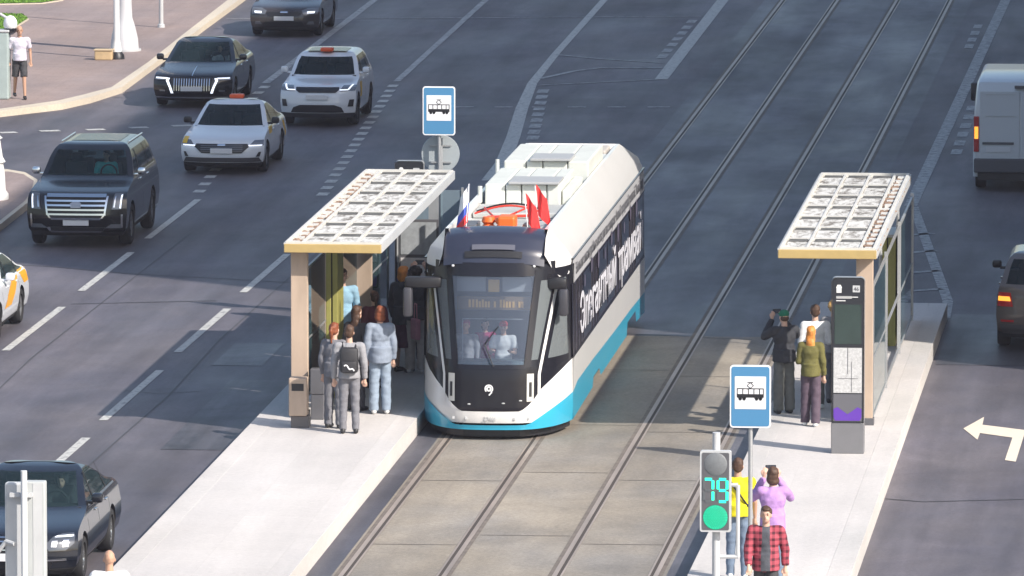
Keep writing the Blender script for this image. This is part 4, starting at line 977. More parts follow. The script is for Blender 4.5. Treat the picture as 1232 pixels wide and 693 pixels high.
# 3 white crossover taxi
c = Car('white crossover taxi with orange roof lamp and two hook shaped daytime lights', scaled(SUVP, 1.0, .95, .95), (-9.22, 52.7), 0, WPT, name='taxi', cat='taxi', rims=RIMD)
c.mirrors(); c.doors()
c.fp([(.80, -.42, .42), (.86, -.50, .50), (.92, -.50, .50)], 'grille', BLACK, .014)
c.fp([(.84, .52, .86), (.95, .58, .87)], 'headlight', LENS, .014, both=True); c.fp([(.855, .52, .70), (.875, .52, .74)], 'headlight_lamp', DRL, .03, both=True); c.fp([(.87, .69, .73), (.96, .76, .80)], 'headlight_hook', DRL, .03, both=True)
c.fp([(.34, -.62, .62), (.46, -.56, .56), (.52, -.40, .40)], 'air_intake', BLACK, .014); c.fp([(.48, .70, .82), (.64, .74, .84)], 'fog_light', BLACK, .02, both=True)
c.fp([(.21, -.8, .8), (.33, -.88, .88)], 'lower_bumper', mat('bumper_grey', (.06, .06, .065), .6), .014, n=22); c.plate_(.70)
MB().box(-.14, .16, 1.9, 2.15, c.P['H'], c.P['H']+.09, 0, .03).build('roof_lamp', mat('roof_lamp_orange', (.75, .10, .02), .4), c.t, smooth=True)
c.sunroof(.46, 2.1, 3.1, ROOF_REFL)
c.sp([(.62, 1.2, 1.5), (.95, 1.3, 1.7)], 'yellow_decal', TAXIY, .004, side=(1,)); 
# 4 white sedan taxi
c = Car('white sedan taxi with orange roof lamp and yellow patches on its wings', scaled(SED, .98, 1.0, 1.0), (-10.02, 41.6), 0, WPT, name='taxi', cat='taxi')
c.mirrors(BLACK); c.doors()
g = c.fp([(.48, -.44, .44), (.62, -.60, .60), (.68, -.56, .56)], 'grille', BLACK, .014)
for z in (.52, .56, .60, .64): c.fp([(z-.006, -.46, .46), (z+.006, -.46, .46)], 'grille_bar', mat('dark_chrome', (.18, .18, .2), .3, .8), .024, par=g, nz=1)
c.fp([(.645, -.09, .09), (.685, -.08, .08)], 'emblem', CHROME, .034)
c.fp([(.64, .60, .90), (.75, .70, .89)], 'headlight', LENS, .014, both=True); c.fp([(.635, .58, .86), (.655, .60, .88)], 'headlight_lamp', DRL, .03, both=True)
c.fp([(.28, -.86, .86), (.38, -.80, .80)], 'lower_bumper', mat('bumper_grey', (.06, .06, .065), .6), .012, n=22); c.fp([(.40, .74, .82), (.50, .80, .85)], 'air_intake', BLACK, .02, both=True); c.plate_(.53, .24)
c.fp([(.68, -.89, -.78), (.80, -.87, -.76)], 'yellow_decal', TAXIY, .02)
c.sp([(.5, 3.95, 4.15), (.90, 3.75, 4.05)], 'yellow_decal', TAXIY, .004, side=(1,)); c.sp([(.78, 1.35, 1.8), (.92, 1.5, 2.1)], 'yellow_decal', TAXIY, .004, side=(1,)); c.sp([(.35, 3.2, 3.6), (.6, 3.0, 3.3)], 'grey_decal', DGREY, .004, side=(1,))
MB().box(-.17, .15, 2.75, 2.97, c.P['H']-.01, c.P['H']+.08, 0, .03).build('roof_lamp', mat('roof_lamp_orange', (.75, .10, .02), .4), c.t, smooth=True)

# 5 large black suv
BIG = scaled(SUVP, 1.19, 1.14, 1.09, R=.42, wb=(1.0, 4.05), yr=[(a*1.14, b*.8) for a, b in SUVP['yr']])
c = Car('large black off road wagon with a broad chrome bar grille, nearest of the left column', BIG, (-11.04, 26.7), 0, BLK, name='suv', cat='suv', cf=.16, cr=.16, spokes=7)
c.mirrors(CHROME, -.02); c.doors(handle=CHROME); c.trimline()
g = c.fp([(.60, -.46, .46), (.70, -.56, .56), (1.05, -.62, .62), (1.085, -.60, .60)], 'grille', BLACK, .02)
for z, h in ((.61, .02), (.70, .018), (.79, .018), (.88, .018), (.97, .018), (1.07, .03)):
    x = .60 if z > .68 else .5; c.fp([(z-h, -x, x), (z+h, -x, x)], 'grille_bar', CHROME, .05, par=g, nz=1, n=14)
c.fp([(.62, .50, .54), (.72, .565, .60), (1.06, .61, .65)], 'grille_frame', CHROME, .05, par=g, both=True); c.fp([(.83, -.10, .10), (.92, -.11, .11), (.95, -.07, .07)], 'emblem', mat('dull_emblem', (.35, .36, .40), .4, .6), .07)
c.fp([(.80, .72, .90), (1.10, .76, .93)], 'headlight', LENS, .03, both=True); c.fp([(.82, .87, .90), (1.08, .895, .92)], 'headlight_lamp', DRL, .045, both=True, n=3); c.fp([(.84, .75, .78), (1.06, .78, .80)], 'headlight_chrome', CHROME, .04, both=True, n=3)
c.fp([(.42, .58, .92), (.50, .70, .93)], 'fog_light', LENS, .03, both=True); c.fp([(.44, .89, .93), (.70, .90, .935)], 'corner_light', CHROME, .04, both=True, n=3)
c.fp([(.33, -.52, .52), (.44, -.58, .58)], 'air_intake', BLACK, .03); c.fp([(.43, -.60, -.52), (.36, -.54, -.50), (.35, -.54, -.46)], 'chrome_lip', CHROME, .045); c.fp([(.33, -.5, .5), (.36, -.52, .52)], 'chrome_lip', CHROME, .045, n=14); c.plate_(.53, .26)
for sx in (-.69, .69): MB().tube((sx, 2.75, 1.895), (sx, 4.7, 1.89), .02).build('roof_rail', CHROME, c.t, smooth=True)
c.sunroof(.50, 2.85, 4.3, ROOF_REFL)

# 6 left edge taxi
c = Car('white taxi with orange and yellow swooshes on its side, cut by the left edge', scaled(SED, .99, 1.02, 1.0), (-11.13, 10.6), 0, WPT, name='taxi', cat='taxi')
c.mirrors(WPT); c.doors(handle=WPT)
YS = mat('taxi_orange', (.80, .36, .02), .35)
c.sp([(.50, 1.5, 2.3), (.72, 2.0, 2.9), (.94, 2.7, 3.35)], 'orange_decal', YS, .005, side=(1,)); c.sp([(.96, 3.55, 3.95), (.99, 3.5, 4.2)], 'orange_decal', YS, .006, side=(1,)); c.fp([(.82, .5, .86), (.97, .5, .84)], 'orange_decal', YS, .012, rear=True); c.sp([(.72, 3.9, 4.4), (.94, 3.6, 4.3)], 'orange_decal', YS, .005, side=(1,))
c.fp([(.70, .5, .88), (.84, .55, .87)], 'tail_light', REDL, .014, rear=True, both=True); c.fp([(.62, .60, .88), (.74, .66, .89)], 'headlight', LENS, .014, both=True); c.plate_(.53)

# 7 near black sedan bottom left
c = Car('shiny blue black sedan with a fine bar grille behind the signal backs at bottom left', scaled(SED, 1.07, 1.03, 1.04), (-5.42, -18.3), 0, NAVY, spokes=10, rims=mat('bright_alloy', (.62, .63, .66), .25, .9))
c.mirrors(); c.doors(handle=CHROME); c.trimline()
g = c.fp([(.48, -.36, .36), (.56, -.44, .44), (.71, -.46, .46), (.745, -.38, .38)], 'grille', BLACK, .014)
for z in (.50, .56, .62, .68, .735): c.fp([(z-.010, -.42, .42), (z+.010, -.42, .42)], 'grille_bar', CHROME, .032, par=g, nz=1)
c.fp([(.54, .55, .78), (.64, .50, .90), (.74, .60, .90), (.775, .72, .87)], 'headlight', mat('clear_lamp', (.10, .11, .13), .15, .4, coat=.4), .016, both=True); c.fp([(.60, .58, .66), (.69, .59, .67)], 'headlight_lens', CHROME, .03, both=True, n=4); c.fp([(.60, .74, .82), (.70, .75, .83)], 'headlight_lens', CHROME, .03, both=True, n=4); c.fp([(.735, .62, .88), (.755, .66, .88)], 'headlight_lamp', DRL, .03, both=True)
c.fp([(.28, -.56, .56), (.38, -.60, .60)], 'air_intake', BLACK, .014); c.fp([(.395, -.8, .8), (.415, -.8, .8)], 'chrome_lip', CHROME, .024, n=20); c.plate_(.45)


# 8 vehicle at the right edge, going away
c = Car('bronze wagon going away with its indicator lit, cut by the right edge', scaled(SUVP, 1.02, 1.03, 1.0), (8.82, 16.0), math.pi, BRN, name='suv', cat='suv')
c.mirrors(BLACK); c.doors()
c.fp([(.80, .62, .90), (1.05, .66, .88)], 'tail_light', REDL, .018, rear=True, both=True); c.fp([(.90, .66, .89), (.98, .68, .885)], 'indicator', AMB, .03, rear=True, both=True)
c.fp([(.30, -.8, .8), (.48, -.86, .86)], 'lower_bumper', mat('bumper_grey', (.06, .06, .065), .6), .014, rear=True, n=22); c.fp([(.52, .60, .84), (.56, .60, .84)], 'reflector', REDL, .02, rear=True, both=True); c.plate_(.85, rear=True)

# 9 white van going away
def van():
    t = thing('van', 'tall white delivery van seen from behind with its left indicator lit', 'van', (7.42, 39.6, .006), 0, 'cars on the avenue')
    WV = carbon('van_white', (.60, .62, .65), .35)
    prof = [(0, .45), (-.0, .9), (.0, 1.8), (.05, 2.18), (.14, 2.34), (.4, 2.40), (4.0, 2.40), (4.5, 2.28), (5.1, 1.75), (5.7, 1.35), (5.95, 1.1), (6.0, .5), (5.9, .32), (.06, .32)]
    xs = [(-1, .94), (-.96, .985), (-.90, 1.0), (.90, 1.0), (.96, .985), (1, .94)]
    rows = []
    for u, sc in xs:
        rows.append([((u*(1.0 if z < 1.2 else 1.0-.10*((z-1.2)/1.4)**1.6)), 3+(y-3)*(1-(1-sc)*.4), .32+(z-.32)*(1-(1-sc)*.5)) for y, z in prof+[prof[0]]])
    m = MB(); m.grid(rows); m.quad(rows[0][:-1]); m.quad(rows[-1][:-1][::-1]); m.build('body', WV, t, smooth=30)
    for s in (-1, 1):
        d = MB().box(s*.012, s*.86, -.018, -.001, .62, 2.16, 0, .012).build('rear_door', WV, t)
        MB().box(s*.10, s*.74, -.030, -.019, 1.62, 1.64).box(s*.10, s*.74, -.026, -.019, 2.08, 2.095).build('panel_crease', LGREY, d)
    MB().box(.10, .18, -.05, -.019, 1.16, 1.34, 0, .01).build('door_handle', BLACK, t)
    MB().box(-.80, -.13, -.045, -.019, 1.02, 1.07).build('door_trim', DGREY, t); MB().box(-.72, -.20, -.04, -.019, .86, .97).build('number_plate', PLATEM, t)
    MB().box(-.12, .12, -.045, .05, 2.22, 2.28).build('brake_light', DGREY, t)
    for s in (-1, 1):
        l = MB().box(s*.875, s*.985, -.03, .06, .86, 1.62, 0, .01).build('tail_light', REDL, t)
        MB().box(s*.89, s*.97, -.036, -.031, 1.14, 1.40).build('indicator', AMB if s < 0 else REDL, l)
    MB().box(-.98, .98, -.12, .1, .42, .72, 0, .03).build('bumper', mat('van_bumper', (.09, .09, .10), .6), t); MB().box(-.90, .90, 0, .3, .25, .41).build('underbody', BLACK, t)
    for s in (-1, 1): MB().box(s*1.04, s*1.22, 4.35, 4.5, 1.55, 1.95, 0, .04).box(s*.9, s*1.06, 4.4, 4.45, 1.62, 1.68).build('mirror', BLACK, t, smooth=True)
    for y in (.95, 4.95):
        for s in (-1, 1):
            w_ = bpy.data.objects.new('wheel', None); C.objects.link(w_); w_.parent = t; w_.location = (s*.86, y, .35); R = .35
            MB().lathe([(R*.6, -.11), (R*.95, -.11), (R, -.06), (R, .06), (R*.95, .11), (R*.6, .11)], (0, 0, 0), 'x', 28).build('tyre', RUBBER, w_, smooth=True)
            MB().lathe([(0, s*.06), (R*.6, s*.09)], (0, 0, 0), 'x', 20).build('rim', RIM, w_, smooth=True)
    for s in (-1, 1): MB().box(s*1.001, s*1.004, 1.6, 4.3, .34, .62).build('sill', DGREY, t)
    MB().box(-.85, .85, 4.75, 5.3, 1.45, 1.5).build('dashboard', INTER, t)
van()

# ================================================================== PEOPLE
def remesh(mb, name, mats, parent, vox, smooth_it=4, disp=0.0, seed=0, post=None):
    o = mb.build(name, mats, None, fixn=True)
    r = o.modifiers.new('r', 'REMESH'); r.mode = 'VOXEL'; r.voxel_size = vox; r.adaptivity = 0
    s_ = o.modifiers.new('s', 'SMOOTH'); s_.iterations = smooth_it; s_.factor = .5
    dg = bpy.context.evaluated_depsgraph_get(); me = bpy.data.meshes.new_from_object(o.evaluated_get(dg)); bpy.data.objects.remove(o)
    if disp:
        n = len(me.vertices); co = np.empty(n*3, 'f'); me.vertices.foreach_get('co', co); co = co.reshape(-1, 3); nr = np.empty(n*3, 'f'); me.vertices.foreach_get('normal', nr); nr = nr.reshape(-1, 3)
        x, y, z = co.T; ph = seed*1.7
        d = np.sin(z*34+np.sin(x*21+ph)*1.6+np.sin(y*17)*1.3+ph)*.6+np.sin(x*55+z*23+ph)*.25+np.sin(z*71+y*40+ph*2)*.25
        co += nr*(d*disp)[:, None]; me.vertices.foreach_set('co', co.ravel())
    me.materials.clear()
    for m_ in (mats if isinstance(mats, (list, tuple)) else [mats]): me.materials.append(m_)
    me.polygons.foreach_set('use_smooth', [True]*len(me.polygons)); me.polygons.foreach_set('material_index', [0]*len(me.polygons))
    if post:
        n = len(me.polygons); c = np.empty(n*3, 'f'); me.polygons.foreach_get('center', c); me.polygons.foreach_set('material_index', post(c.reshape(-1, 3)).astype('i'))
    me.update(); o = bpy.data.objects.new(name, me); C.objects.link(o); o.parent = parent; return o
def cap(mb, a, b, r1, r2):
    mb.ball(a, r1, sub=2); mb.ball(b, r2, sub=2); mb.tube(a, b, r1, r2, 14)
SKINS = [mat('skin_light', (.58, .36, .27), .55), mat('skin_tan', (.48, .28, .19), .55)]
EYE = mat('eye_dark', (.03, .025, .02), .3); LIP = mat('lip', (.40, .16, .13), .5); SHOE_W = mat('white_shoe', (.62, .62, .62), .6); SHOE_B = mat('black_shoe', (.02, .02, .022), .5)
def V(*a): return Vector(a)
def person(label, loc, rz, h=1.75, female=False, top=None, bottom=None, hair=None, hairstyle='short', sleeve='long', legs='trousers', arms=('down', 'down'), shoes=SHOE_B, skin=0,
           stride=.0, hem=.88, hat=None, seated=False, collar=None, head_turn=0.0, group=None, bulk=1.0, post=None, vox=.011, tie=None, lean=0.0, jacket=None, wide=0.0):
    t = thing('person', label, 'person', loc, rz, group); S = h/1.75; sk = SKINS[skin]
    sh = .165 if female else .19; hip = .085
    Hd = V(0, -.015-lean, 1.635); neck = V(0, .01-lean*.8, 1.47); chest = V(0, .01-lean*.6, 1.30); pel = V(0, .01, .95)
    dz = 0
    if seated: dz = -.42
    def W(p): return Vector(p)*S
    J = {}
    for s, nm in ((1, 'l'), (-1, 'r')):
        a = arms[0] if s > 0 else arms[1]; shd = V(s*sh, .015-lean*.7, 1.415)
        if a == 'down': el = V(s*(sh+.055), .04, 1.13); wr = V(s*(sh+.06), -.04, .89); hd = V(0, -.03, -1)
        elif a == 'phone': el = V(s*(sh+.10), -.17, 1.30); wr = V(s*.10, -.30, 1.56); hd = V(-s*.25, -.05, 1)
        elif a == 'raise': el = V(s*(sh+.12), -.12, 1.42); wr = V(s*.12, -.26, 1.66); hd = V(-s*.4, -.1, 1)
        elif a == 'bent': el = V(s*(sh+.05), .02, 1.13); wr = V(s*.10, -.24, 1.20); hd = V(-s*.5, -.6, .3)
        elif a == 'wheel': el = V(s*(sh+.05), -.10, 1.14); wr = V(s*.15, -.38, 1.20); hd = V(0, -.8, .3)
        elif a == 'swing': el = V(s*(sh+.07), .10, 1.15); wr = V(s*(sh+.08), .04, .91); hd = V(0, -.2, -1)
        elif a == 'swingf': el = V(s*(sh+.06), -.04, 1.15); wr = V(s*(sh+.04), -.20, .95); hd = V(0, -.4, -1)
        elif a == 'pocket': el = V(s*(sh+.10), .06, 1.14); wr = V(s*(sh-.005), -.06, .95); hd = V(-s*.3, -.3, -1)
        if not seated:
            k = stride*s; kn = V(s*(hip+.01), .0-k*.55, .50); an = V(s*(hip+.02), .02-k+(.05 if k < 0 else 0), .085+(.05 if k < -.05 else 0)); hp = V(s*hip, .01, .93)
        else:
            hp = V(s*hip, .01, .93); kn = V(s*.14, -.44, .95); an = V(s*.14, -.52, .53)
        J[nm] = (shd, el, wr, hd.normalized(), hp, kn, an)
    # body
    b = MB(); fr = .93 if female else 1.0
    b.ball(W(Hd+V(0, .012, .018)), (.076*S, .094*S, .105*S)); b.ball(W(Hd+V(0, -.030, -.055)), (.055*S, .060*S, .062*S)); b.ball(W(Hd+V(0, -.098, -.018)), (.012*S, .018*S, .022*S), sub=1)
    for s in (1, -1): b.ball(W(Hd+V(s*.077, .012, -.012)), (.010*S, .02*S, .03*S), sub=1)
    cap(b, W(neck+V(0, 0, -.05)), W(Hd+V(0, .02, -.06)), .058*S*fr, .050*S*fr)
    b.ball(W(chest), (.150*S*fr, .095*S, .20*S)); b.ball(W(V(0, .01, 1.10)), (.125*S*fr, .085*S, .17*S)); b.ball(W(pel), (.145*S, .095*S, .12*S))
    for nm, s in (('l', 1), ('r', -1)):
        shd, el, wr, hd, hp, kn, an = J[nm]
        cap(b, W(neck+V(0, 0, -.06)), W(shd), .045*S, .050*S*fr); cap(b, W(shd), W(el), .048*S*fr, .037*S*fr); cap(b, W(el), W(wr), .038*S*fr, .026*S*fr)
        side = hd.cross(V(0, 1, 0) if abs(hd.y) < .8 else V(0, 0, 1)).normalized()
        palm = wr+hd*.05; b.ball(W(wr+hd*.02), .027*S, sub=1)
        cap(b, W(wr+hd*.03), W(palm+hd*.03), .026*S, .027*S); 
        for u in (-.018, .018): cap(b, W(wr+hd*.035), W(palm+hd*.035+side*u), .018*S, .017*S)
        curl = hd.cross(side)
        for q, (u, L_) in enumerate(((-.033, .062), (-.011, .075), (.011, .072), (.033, .055))):
            base = palm+hd*.035+side*u; k1 = base+hd*L_*.5+curl*.004; tip = base+hd*L_*.85+curl*.022
            cap(b, W(base), W(k1), .0095*S, .009*S); cap(b, W(k1), W(tip), .009*S, .008*S)
        tb = wr+hd*.035+side*(-.03 if s > 0 else .03); tm = tb+hd*.035+side*(-.022 if s > 0 else .022); cap(b, W(tb), W(tm), .012*S, .0105*S); cap(b, W(tm), W(tm+hd*.025+curl*.01), .0105*S, .009*S)
        cap(b, W(hp), W(kn), .080*S, .052*S); cap(b, W(kn), W(an), .050*S, .034*S); cap(b, W(an+V(0, .01, -.02)), W(an+V(0, -.12, -.05)), .034*S, .026*S)
    body = remesh(b, 'body', [sk, EYE, LIP], t, vox*.82 if vox < .02 else vox, 2)
    # face details joined to the body mesh
    bm = bmesh.new(); bm.from_mesh(body.data)
    def add(c, r, mi):
        n0 = len(bm.faces); bmesh.ops.create_icosphere(bm, subdivisions=1, radius=1, matrix=Matrix.Translation(W(c)) @ Matrix.Diagonal((r[0]*S, r[1]*S, r[2]*S, 1))); bm.faces.ensure_lookup_table()
        for f in bm.faces[n0:]: f.material_index = mi
    for s in (1, -1): add(Hd+V(s*.031, -.080, .012), (.013, .008, .007), 1); add(Hd+V(s*.031, -.083, .032), (.017, .007, .004), 1)
    add(Hd+V(0, -.088, -.052), (.022, .007, .006), 2); bm.to_mesh(body.data); bm.free()
    # top
    if top:
        b = MB(); B = 1.12*bulk
        b.ball(W(chest+V(0, 0, .0)), (.165*S*fr*B, .112*S*B, .20*S)); b.ball(W(V(0, .01-lean*.4, 1.12)), (.150*S*fr*B, .105*S*B, .18*S)); cap(b, W(V(-.05, .01, hem+.10)), W(V(.05, .01, hem+.10)), .112*S*B*fr, .112*S*B*fr)
        b.tube(W(V(0, .01, hem)), W(V(0, .01, 1.1)), .158*S*B*fr, .150*S*B*fr, 24)
        cap(b, W(neck+V(0, .01, -.055)), W(neck+V(0, .005, -.02)), .062*S, .060*S)
        for nm, s in (('l', 1), ('r', -1)):
            shd, el, wr, hd, hp, kn, an = J[nm]
            cap(b, W(neck+V(0, 0, -.065)), W(shd), .056*S*B, .064*S*B*fr)
            if sleeve == 'long': cap(b, W(shd), W(el), .064*S*B*fr, .052*S*B*fr); b.ball(W(el), .052*S*B*fr); b.tube(W(el), W(wr-(wr-el).normalized()*.005), .052*S*B*fr, .041*S*B*fr, 14)
            else: b.tube(W(shd), W(shd+(el-shd)*.72), .064*S*B*fr, .060*S*B*fr, 14)
        remesh(b, 'jacket' if jacket is None and sleeve == 'long' and bulk > 1.04 else 'shirt', top if isinstance(top, list) else [top], t, vox, 4, .0045, int(abs(loc[0]*10)), post)
    if bottom:
        b = MB(); b.ball(W(pel), (.163*S, .118*S, .125*S)); b.tube(W(V(0, .01, .92)), W(V(0, .01, 1.03)), .135*S, .125*S, 20)
        if legs == 'skirt':
            b.tube(W(V(0, .01, .95)), W(V(0, .0, .42)), .15*S, .20*S, 24)
        else:
            for nm, s in (('l', 1), ('r', -1)):
                shd, el, wr, hd, hp, kn, an = J[nm]; wd = 1+wide
                if legs == 'shorts': cap(b, W(hp), W(hp+(kn-hp)*.3), .098*S, .09*S); b.tube(W(hp), W(hp+(kn-hp)*.92), .096*S, .088*S, 16)
                else: cap(b, W(hp), W(kn), .096*S, .070*S*wd); b.ball(W(kn), .071*S*wd); b.tube(W(kn), W(an+V(0, 0, -.03)), .070*S*wd, .060*S*(1+wide*1.3), 16)
        remesh(b, {'shorts': 'shorts', 'skirt': 'skirt'}.get(legs, 'trousers'), [bottom], t, vox, 4, .005, 3)
    for nm in ('l', 'r'):
        an = J[nm][6]; b = MB(); cap(b, W(an+V(0, .035, -.045)), W(an+V(0, -.15, -.052)), .044*S, .036*S); cap(b, W(an+V(0, .03, -.03)), W(an+V(0, -.06, -.03)), .045*S, .035*S)
        o = remesh(b, 'shoe', [shoes], t, vox, 3)
        for v in o.data.vertices: v.co.z = max(v.co.z, (an.z-.085)*S+.001)
    if hair and not hat:
        b = MB(); b.ball(W(Hd+V(0, .030, .038)), (.086*S, .094*S, .098*S)); b.ball(W(Hd+V(0, .05, -.0)), (.082*S, .07*S, .09*S))
        b.ball(W(Hd+V(0, -.045, .085)), (.06*S, .045*S, .035*S))
        if hairstyle == 'long': b.ball(W(Hd+V(0, .055, -.08)), (.088*S, .055*S, .13*S)); b.ball(W(Hd+V(0, .085, -.22)), (.085*S, .045*S, .17*S)); b.ball(W(Hd+V(.01, .095, -.34)), (.06*S, .035*S, .12*S))
        if hairstyle == 'bob': b.ball(W(Hd+V(0, .035, -.06)), (.095*S, .075*S, .09*S))
        if hairstyle == 'tail': b.ball(W(Hd+V(0, .13, .04)), (.03*S, .045*S, .035*S)); cap(b, W(Hd+V(0, .15, .0)), W(Hd+V(0, .13, -.2)), .034*S, .018*S)
        if hairstyle == 'bun': b.ball(W(Hd+V(0, .10, .10)), .045*S)
        if hairstyle == 'curly':
            rr = random.Random(4)
            for k in range(26): a = rr.uniform(0, 6.28); e = rr.uniform(-.2, 1.4); b.ball(W(Hd+V(math.cos(a)*math.cos(e)*.085, .03+abs(math.sin(a))*math.cos(e)*.09, .03+math.sin(e)*.09)), .030*S, sub=1)
        remesh(b, 'hair', [hair], t, .009, 2, .006, 9)
    if hat:
        b = MB(); b.ball(W(Hd+V(0, .012, .055)), (.090*S, .102*S, .078*S)); cap(b, W(Hd+V(-.035, -.10, .045)), W(Hd+V(.035, -.10, .045)), .018*S, .018*S)
        b.ball(W(Hd+V(0, -.10, .05)), (.07*S, .075*S, .014*S)); remesh(b, 'cap', [hat], t, .01, 2)
        b = MB(); b.ball(W(Hd+V(0, .045, -.015)), (.080*S, .068*S, .06*S)); remesh(b, 'hair', [hair or HBR], t, .01, 2)
    return t, S, J
HBR = mat('brown_hair', (.07, .035, .02), .6, var=.3, scale=30); HDK = mat('dark_hair', (.02, .015, .012), .6, var=.3, scale=30); HRD = mat('auburn_hair', (.20, .055, .02), .6, var=.3, scale=30)
HOR = mat('ginger_hair', (.55, .21, .04), .6, var=.3, scale=30); HBL = mat('blond_hair', (.42, .26, .10), .6, var=.3, scale=30)
def fab(n, c, v=.12): return mat(n, c, .85, var=v, scale=10, bump=.3, bscale=60)
GREYJ = fab('grey_suit', (.17, .17, .19)); LGJ = fab('light_grey_knit', (.27, .27, .29)); DENIM = fab('light_denim', (.23, .27, .34)); DENIM2 = fab('pale_jeans', (.25, .31, .39)); MIDJ = fab('blue_jeans', (.15, .20, .28))
DKJ = fab('dark_jacket', (.035, .037, .045)); DKT = fab('dark_trousers', (.05, .05, .058)); KHAKI = fab('stone_trousers', (.50, .45, .42)); PLUM = fab('plum_cloth', (.06, .015, .04)); PLUMT = fab('plum_trousers', (.085, .06, .085))
OLV = fab('olive_jacket', (.12, .11, .03)); WSH = fab('white_shirt', (.74, .74, .76), .04); YEL = fab('yellow_shirt', (.72, .62, .01), .05); PUR2 = fab('lilac_shirt', (.42, .24, .52), .12); LAV = fab('pale_shirt', (.60, .57, .66), .05); GRT = fab('green_grey_trousers', (.12, .125, .12)); CHAR = fab('charcoal_cloth', (.05, .05, .055)); BLSH = fab('sky_shirt', (.25, .42, .55))
GCAP = fab('green_cap', (.01, .16, .09)); RCAP = fab('red_cap', (.65, .03, .02))
def plaid():
    m = bpy.data.materials.new('red_plaid'); m.use_nodes = True; N = m.node_tree.nodes; L = m.node_tree.links; b = N['Principled BSDF']; b.inputs['Roughness'].default_value = .85
    tc = N.new('ShaderNodeTexCoord'); sp = N.new('ShaderNodeSeparateXYZ'); L.new(tc.outputs['Object'], sp.inputs[0]); outs = []
    for ax in (0, 2):
        a = N.new('ShaderNodeMath'); a.operation = 'MULTIPLY'; a.inputs[1].default_value = 11.0; L.new(sp.outputs[ax], a.inputs[0])
        f = N.new('ShaderNodeMath'); f.operation = 'FRACT'; L.new(a.outputs[0], f.inputs[0]); g = N.new('ShaderNodeMath'); g.operation = 'LESS_THAN'; g.inputs[1].default_value = .42; L.new(f.outputs[0], g.inputs[0]); outs.append(g)
    ad = N.new('ShaderNodeMath'); ad.operation = 'ADD'; L.new(outs[0].outputs[0], ad.inputs[0]); L.new(outs[1].outputs[0], ad.inputs[1]); dv = N.new('ShaderNodeMath'); dv.operation = 'DIVIDE'; dv.inputs[1].default_value = 2; L.new(ad.outputs[0], dv.inputs[0])
    r = N.new('ShaderNodeValToRGB'); e = r.color_ramp.elements; e[0].color = (.42, .07, .10, 1); e[0].position = .1; e[1].color = (.07, .01, .02, 1); e[1].position = .9; L.new(dv.outputs[0], r.inputs[0]); L.new(r.outputs[0], b.inputs['Base Color']); return m
PLAID = plaid()
TH_IN = fab('charcoal_tee', (.07, .075, .09))
PI = math.pi
ZP = .304
def backpack(p, S, label, loc, rz):
    q = thing('backpack', label, 'backpack', loc, rz); b = MB()
    b.box(-.15*S, .15*S, .125*S, .27*S, 1.0*S, 1.42*S, 0, .06); b.build('bag', mat('black_nylon', (.02, .02, .024), .6, var=.2), q, smooth=True)
    MB().box(-.12*S, .12*S, .272*S, .315*S, 1.02*S, 1.20*S, 0, .02).build('pocket', mat('black_nylon', (.02, .02, .024), .6), q, smooth=True)
    m = MB(); m.path([((-.08+.02*k)*S, .32*S, (1.05+.012*k+.02*math.sin(k*1.3))*S) for k in range(9)], .012); m.build('white_motif', SWHITE, q)
    for s in (-1, 1): MB().path([(s*.10*S, .13*S, 1.38*S), (s*.11*S, .02*S, 1.475*S), (s*.11*S, -.115*S, 1.36*S), (s*.13*S, -.08*S, 1.12*S), (s*.12*S, .13*S, 1.05*S)], .016).build('strap', BLACK, q)
def phone(label, loc, rz, S, z=1.70, y=-.33, x=0):
    q = thing('phone', label, 'phone', loc, rz); MB().box((x-.075)*S, (x+.075)*S, (y-.006)*S, (y+.006)*S, (z-.038)*S, (z+.038)*S, 0, .004).build('case', BLACK, q); MB().box((x-.068)*S, (x+.068)*S, (y+.0065)*S, (y+.0075)*S, (z-.032)*S, (z+.032)*S).build('screen', mat('phone_screen', (.05, .06, .08), .1), q)
# left platform
person('woman in a grey suit with auburn ponytail standing next to the tan bin', (-2.50, -2.3, ZP), PI-.3, 1.74, True, GREYJ, GREYJ, HRD, 'tail', hem=.86, shoes=SHOE_B, bulk=1.05, wide=.15)
L_ = (-2.18, -2.95, ZP); p, S, J = person('young man in grey with a black backpack seen from behind', L_, PI+.1, 1.78, False, LGJ, GREYJ, HBR, 'short', hem=.90)
backpack(p, S, 'black backpack with a white motif on the back of the man in grey', L_, PI+.1)
person('auburn haired woman in pale denim jacket and pale jeans seen from behind', (-1.95, -.42, ZP), PI+.25, 1.80, True, DENIM, DENIM2, HRD, 'bob', hem=.84, shoes=SHOE_W, bulk=1.14, wide=.2)
person('brown haired woman half hidden between the backpack man and the denim jacket woman', (-2.38, -.05, ZP), PI-.5, 1.76, True, CHAR, DKT, HBR, 'long')
person('ginger haired woman in a dark jacket and plum skirt facing the tram door', (-2.16, 5.2, ZP), PI-.5, 1.84, True, DKJ, PLUM, HOR, 'bob', legs='skirt', hem=.8, bulk=1.1)
L_ = (-1.92, 5.1, ZP); p, S, J = person('tall man in black jacket and stone trousers raising a phone beside the tram', L_, PI-.1, 1.86, False, DKJ, KHAKI, HDK, 'curly', arms=('raise', 'raise'), bulk=1.12, wide=.25, shoes=SHOE_W)
phone('phone held up by the tall man in stone trousers', L_, PI-.1, S, 1.78, -.30)
person('person in all black squeezed between the tall man and the tram side', (-1.58, 5.6, ZP), PI, 1.80, False, CHAR, DKT, HDK, 'short', bulk=1.1)
person('short dark haired woman in a black coat behind the tall man', (-2.12, 6.6, ZP), PI+.2, 1.70, True, CHAR, PLUM, HDK, 'bob', bulk=1.12)
person('woman in a maroon jumper behind the denim jacket woman near the tram', (-2.42, 3.0, ZP), PI+.35, 1.66, True, fab('maroon_jumper', (.10, .02, .035)), DKT, HBR, 'tail', bulk=1.08)
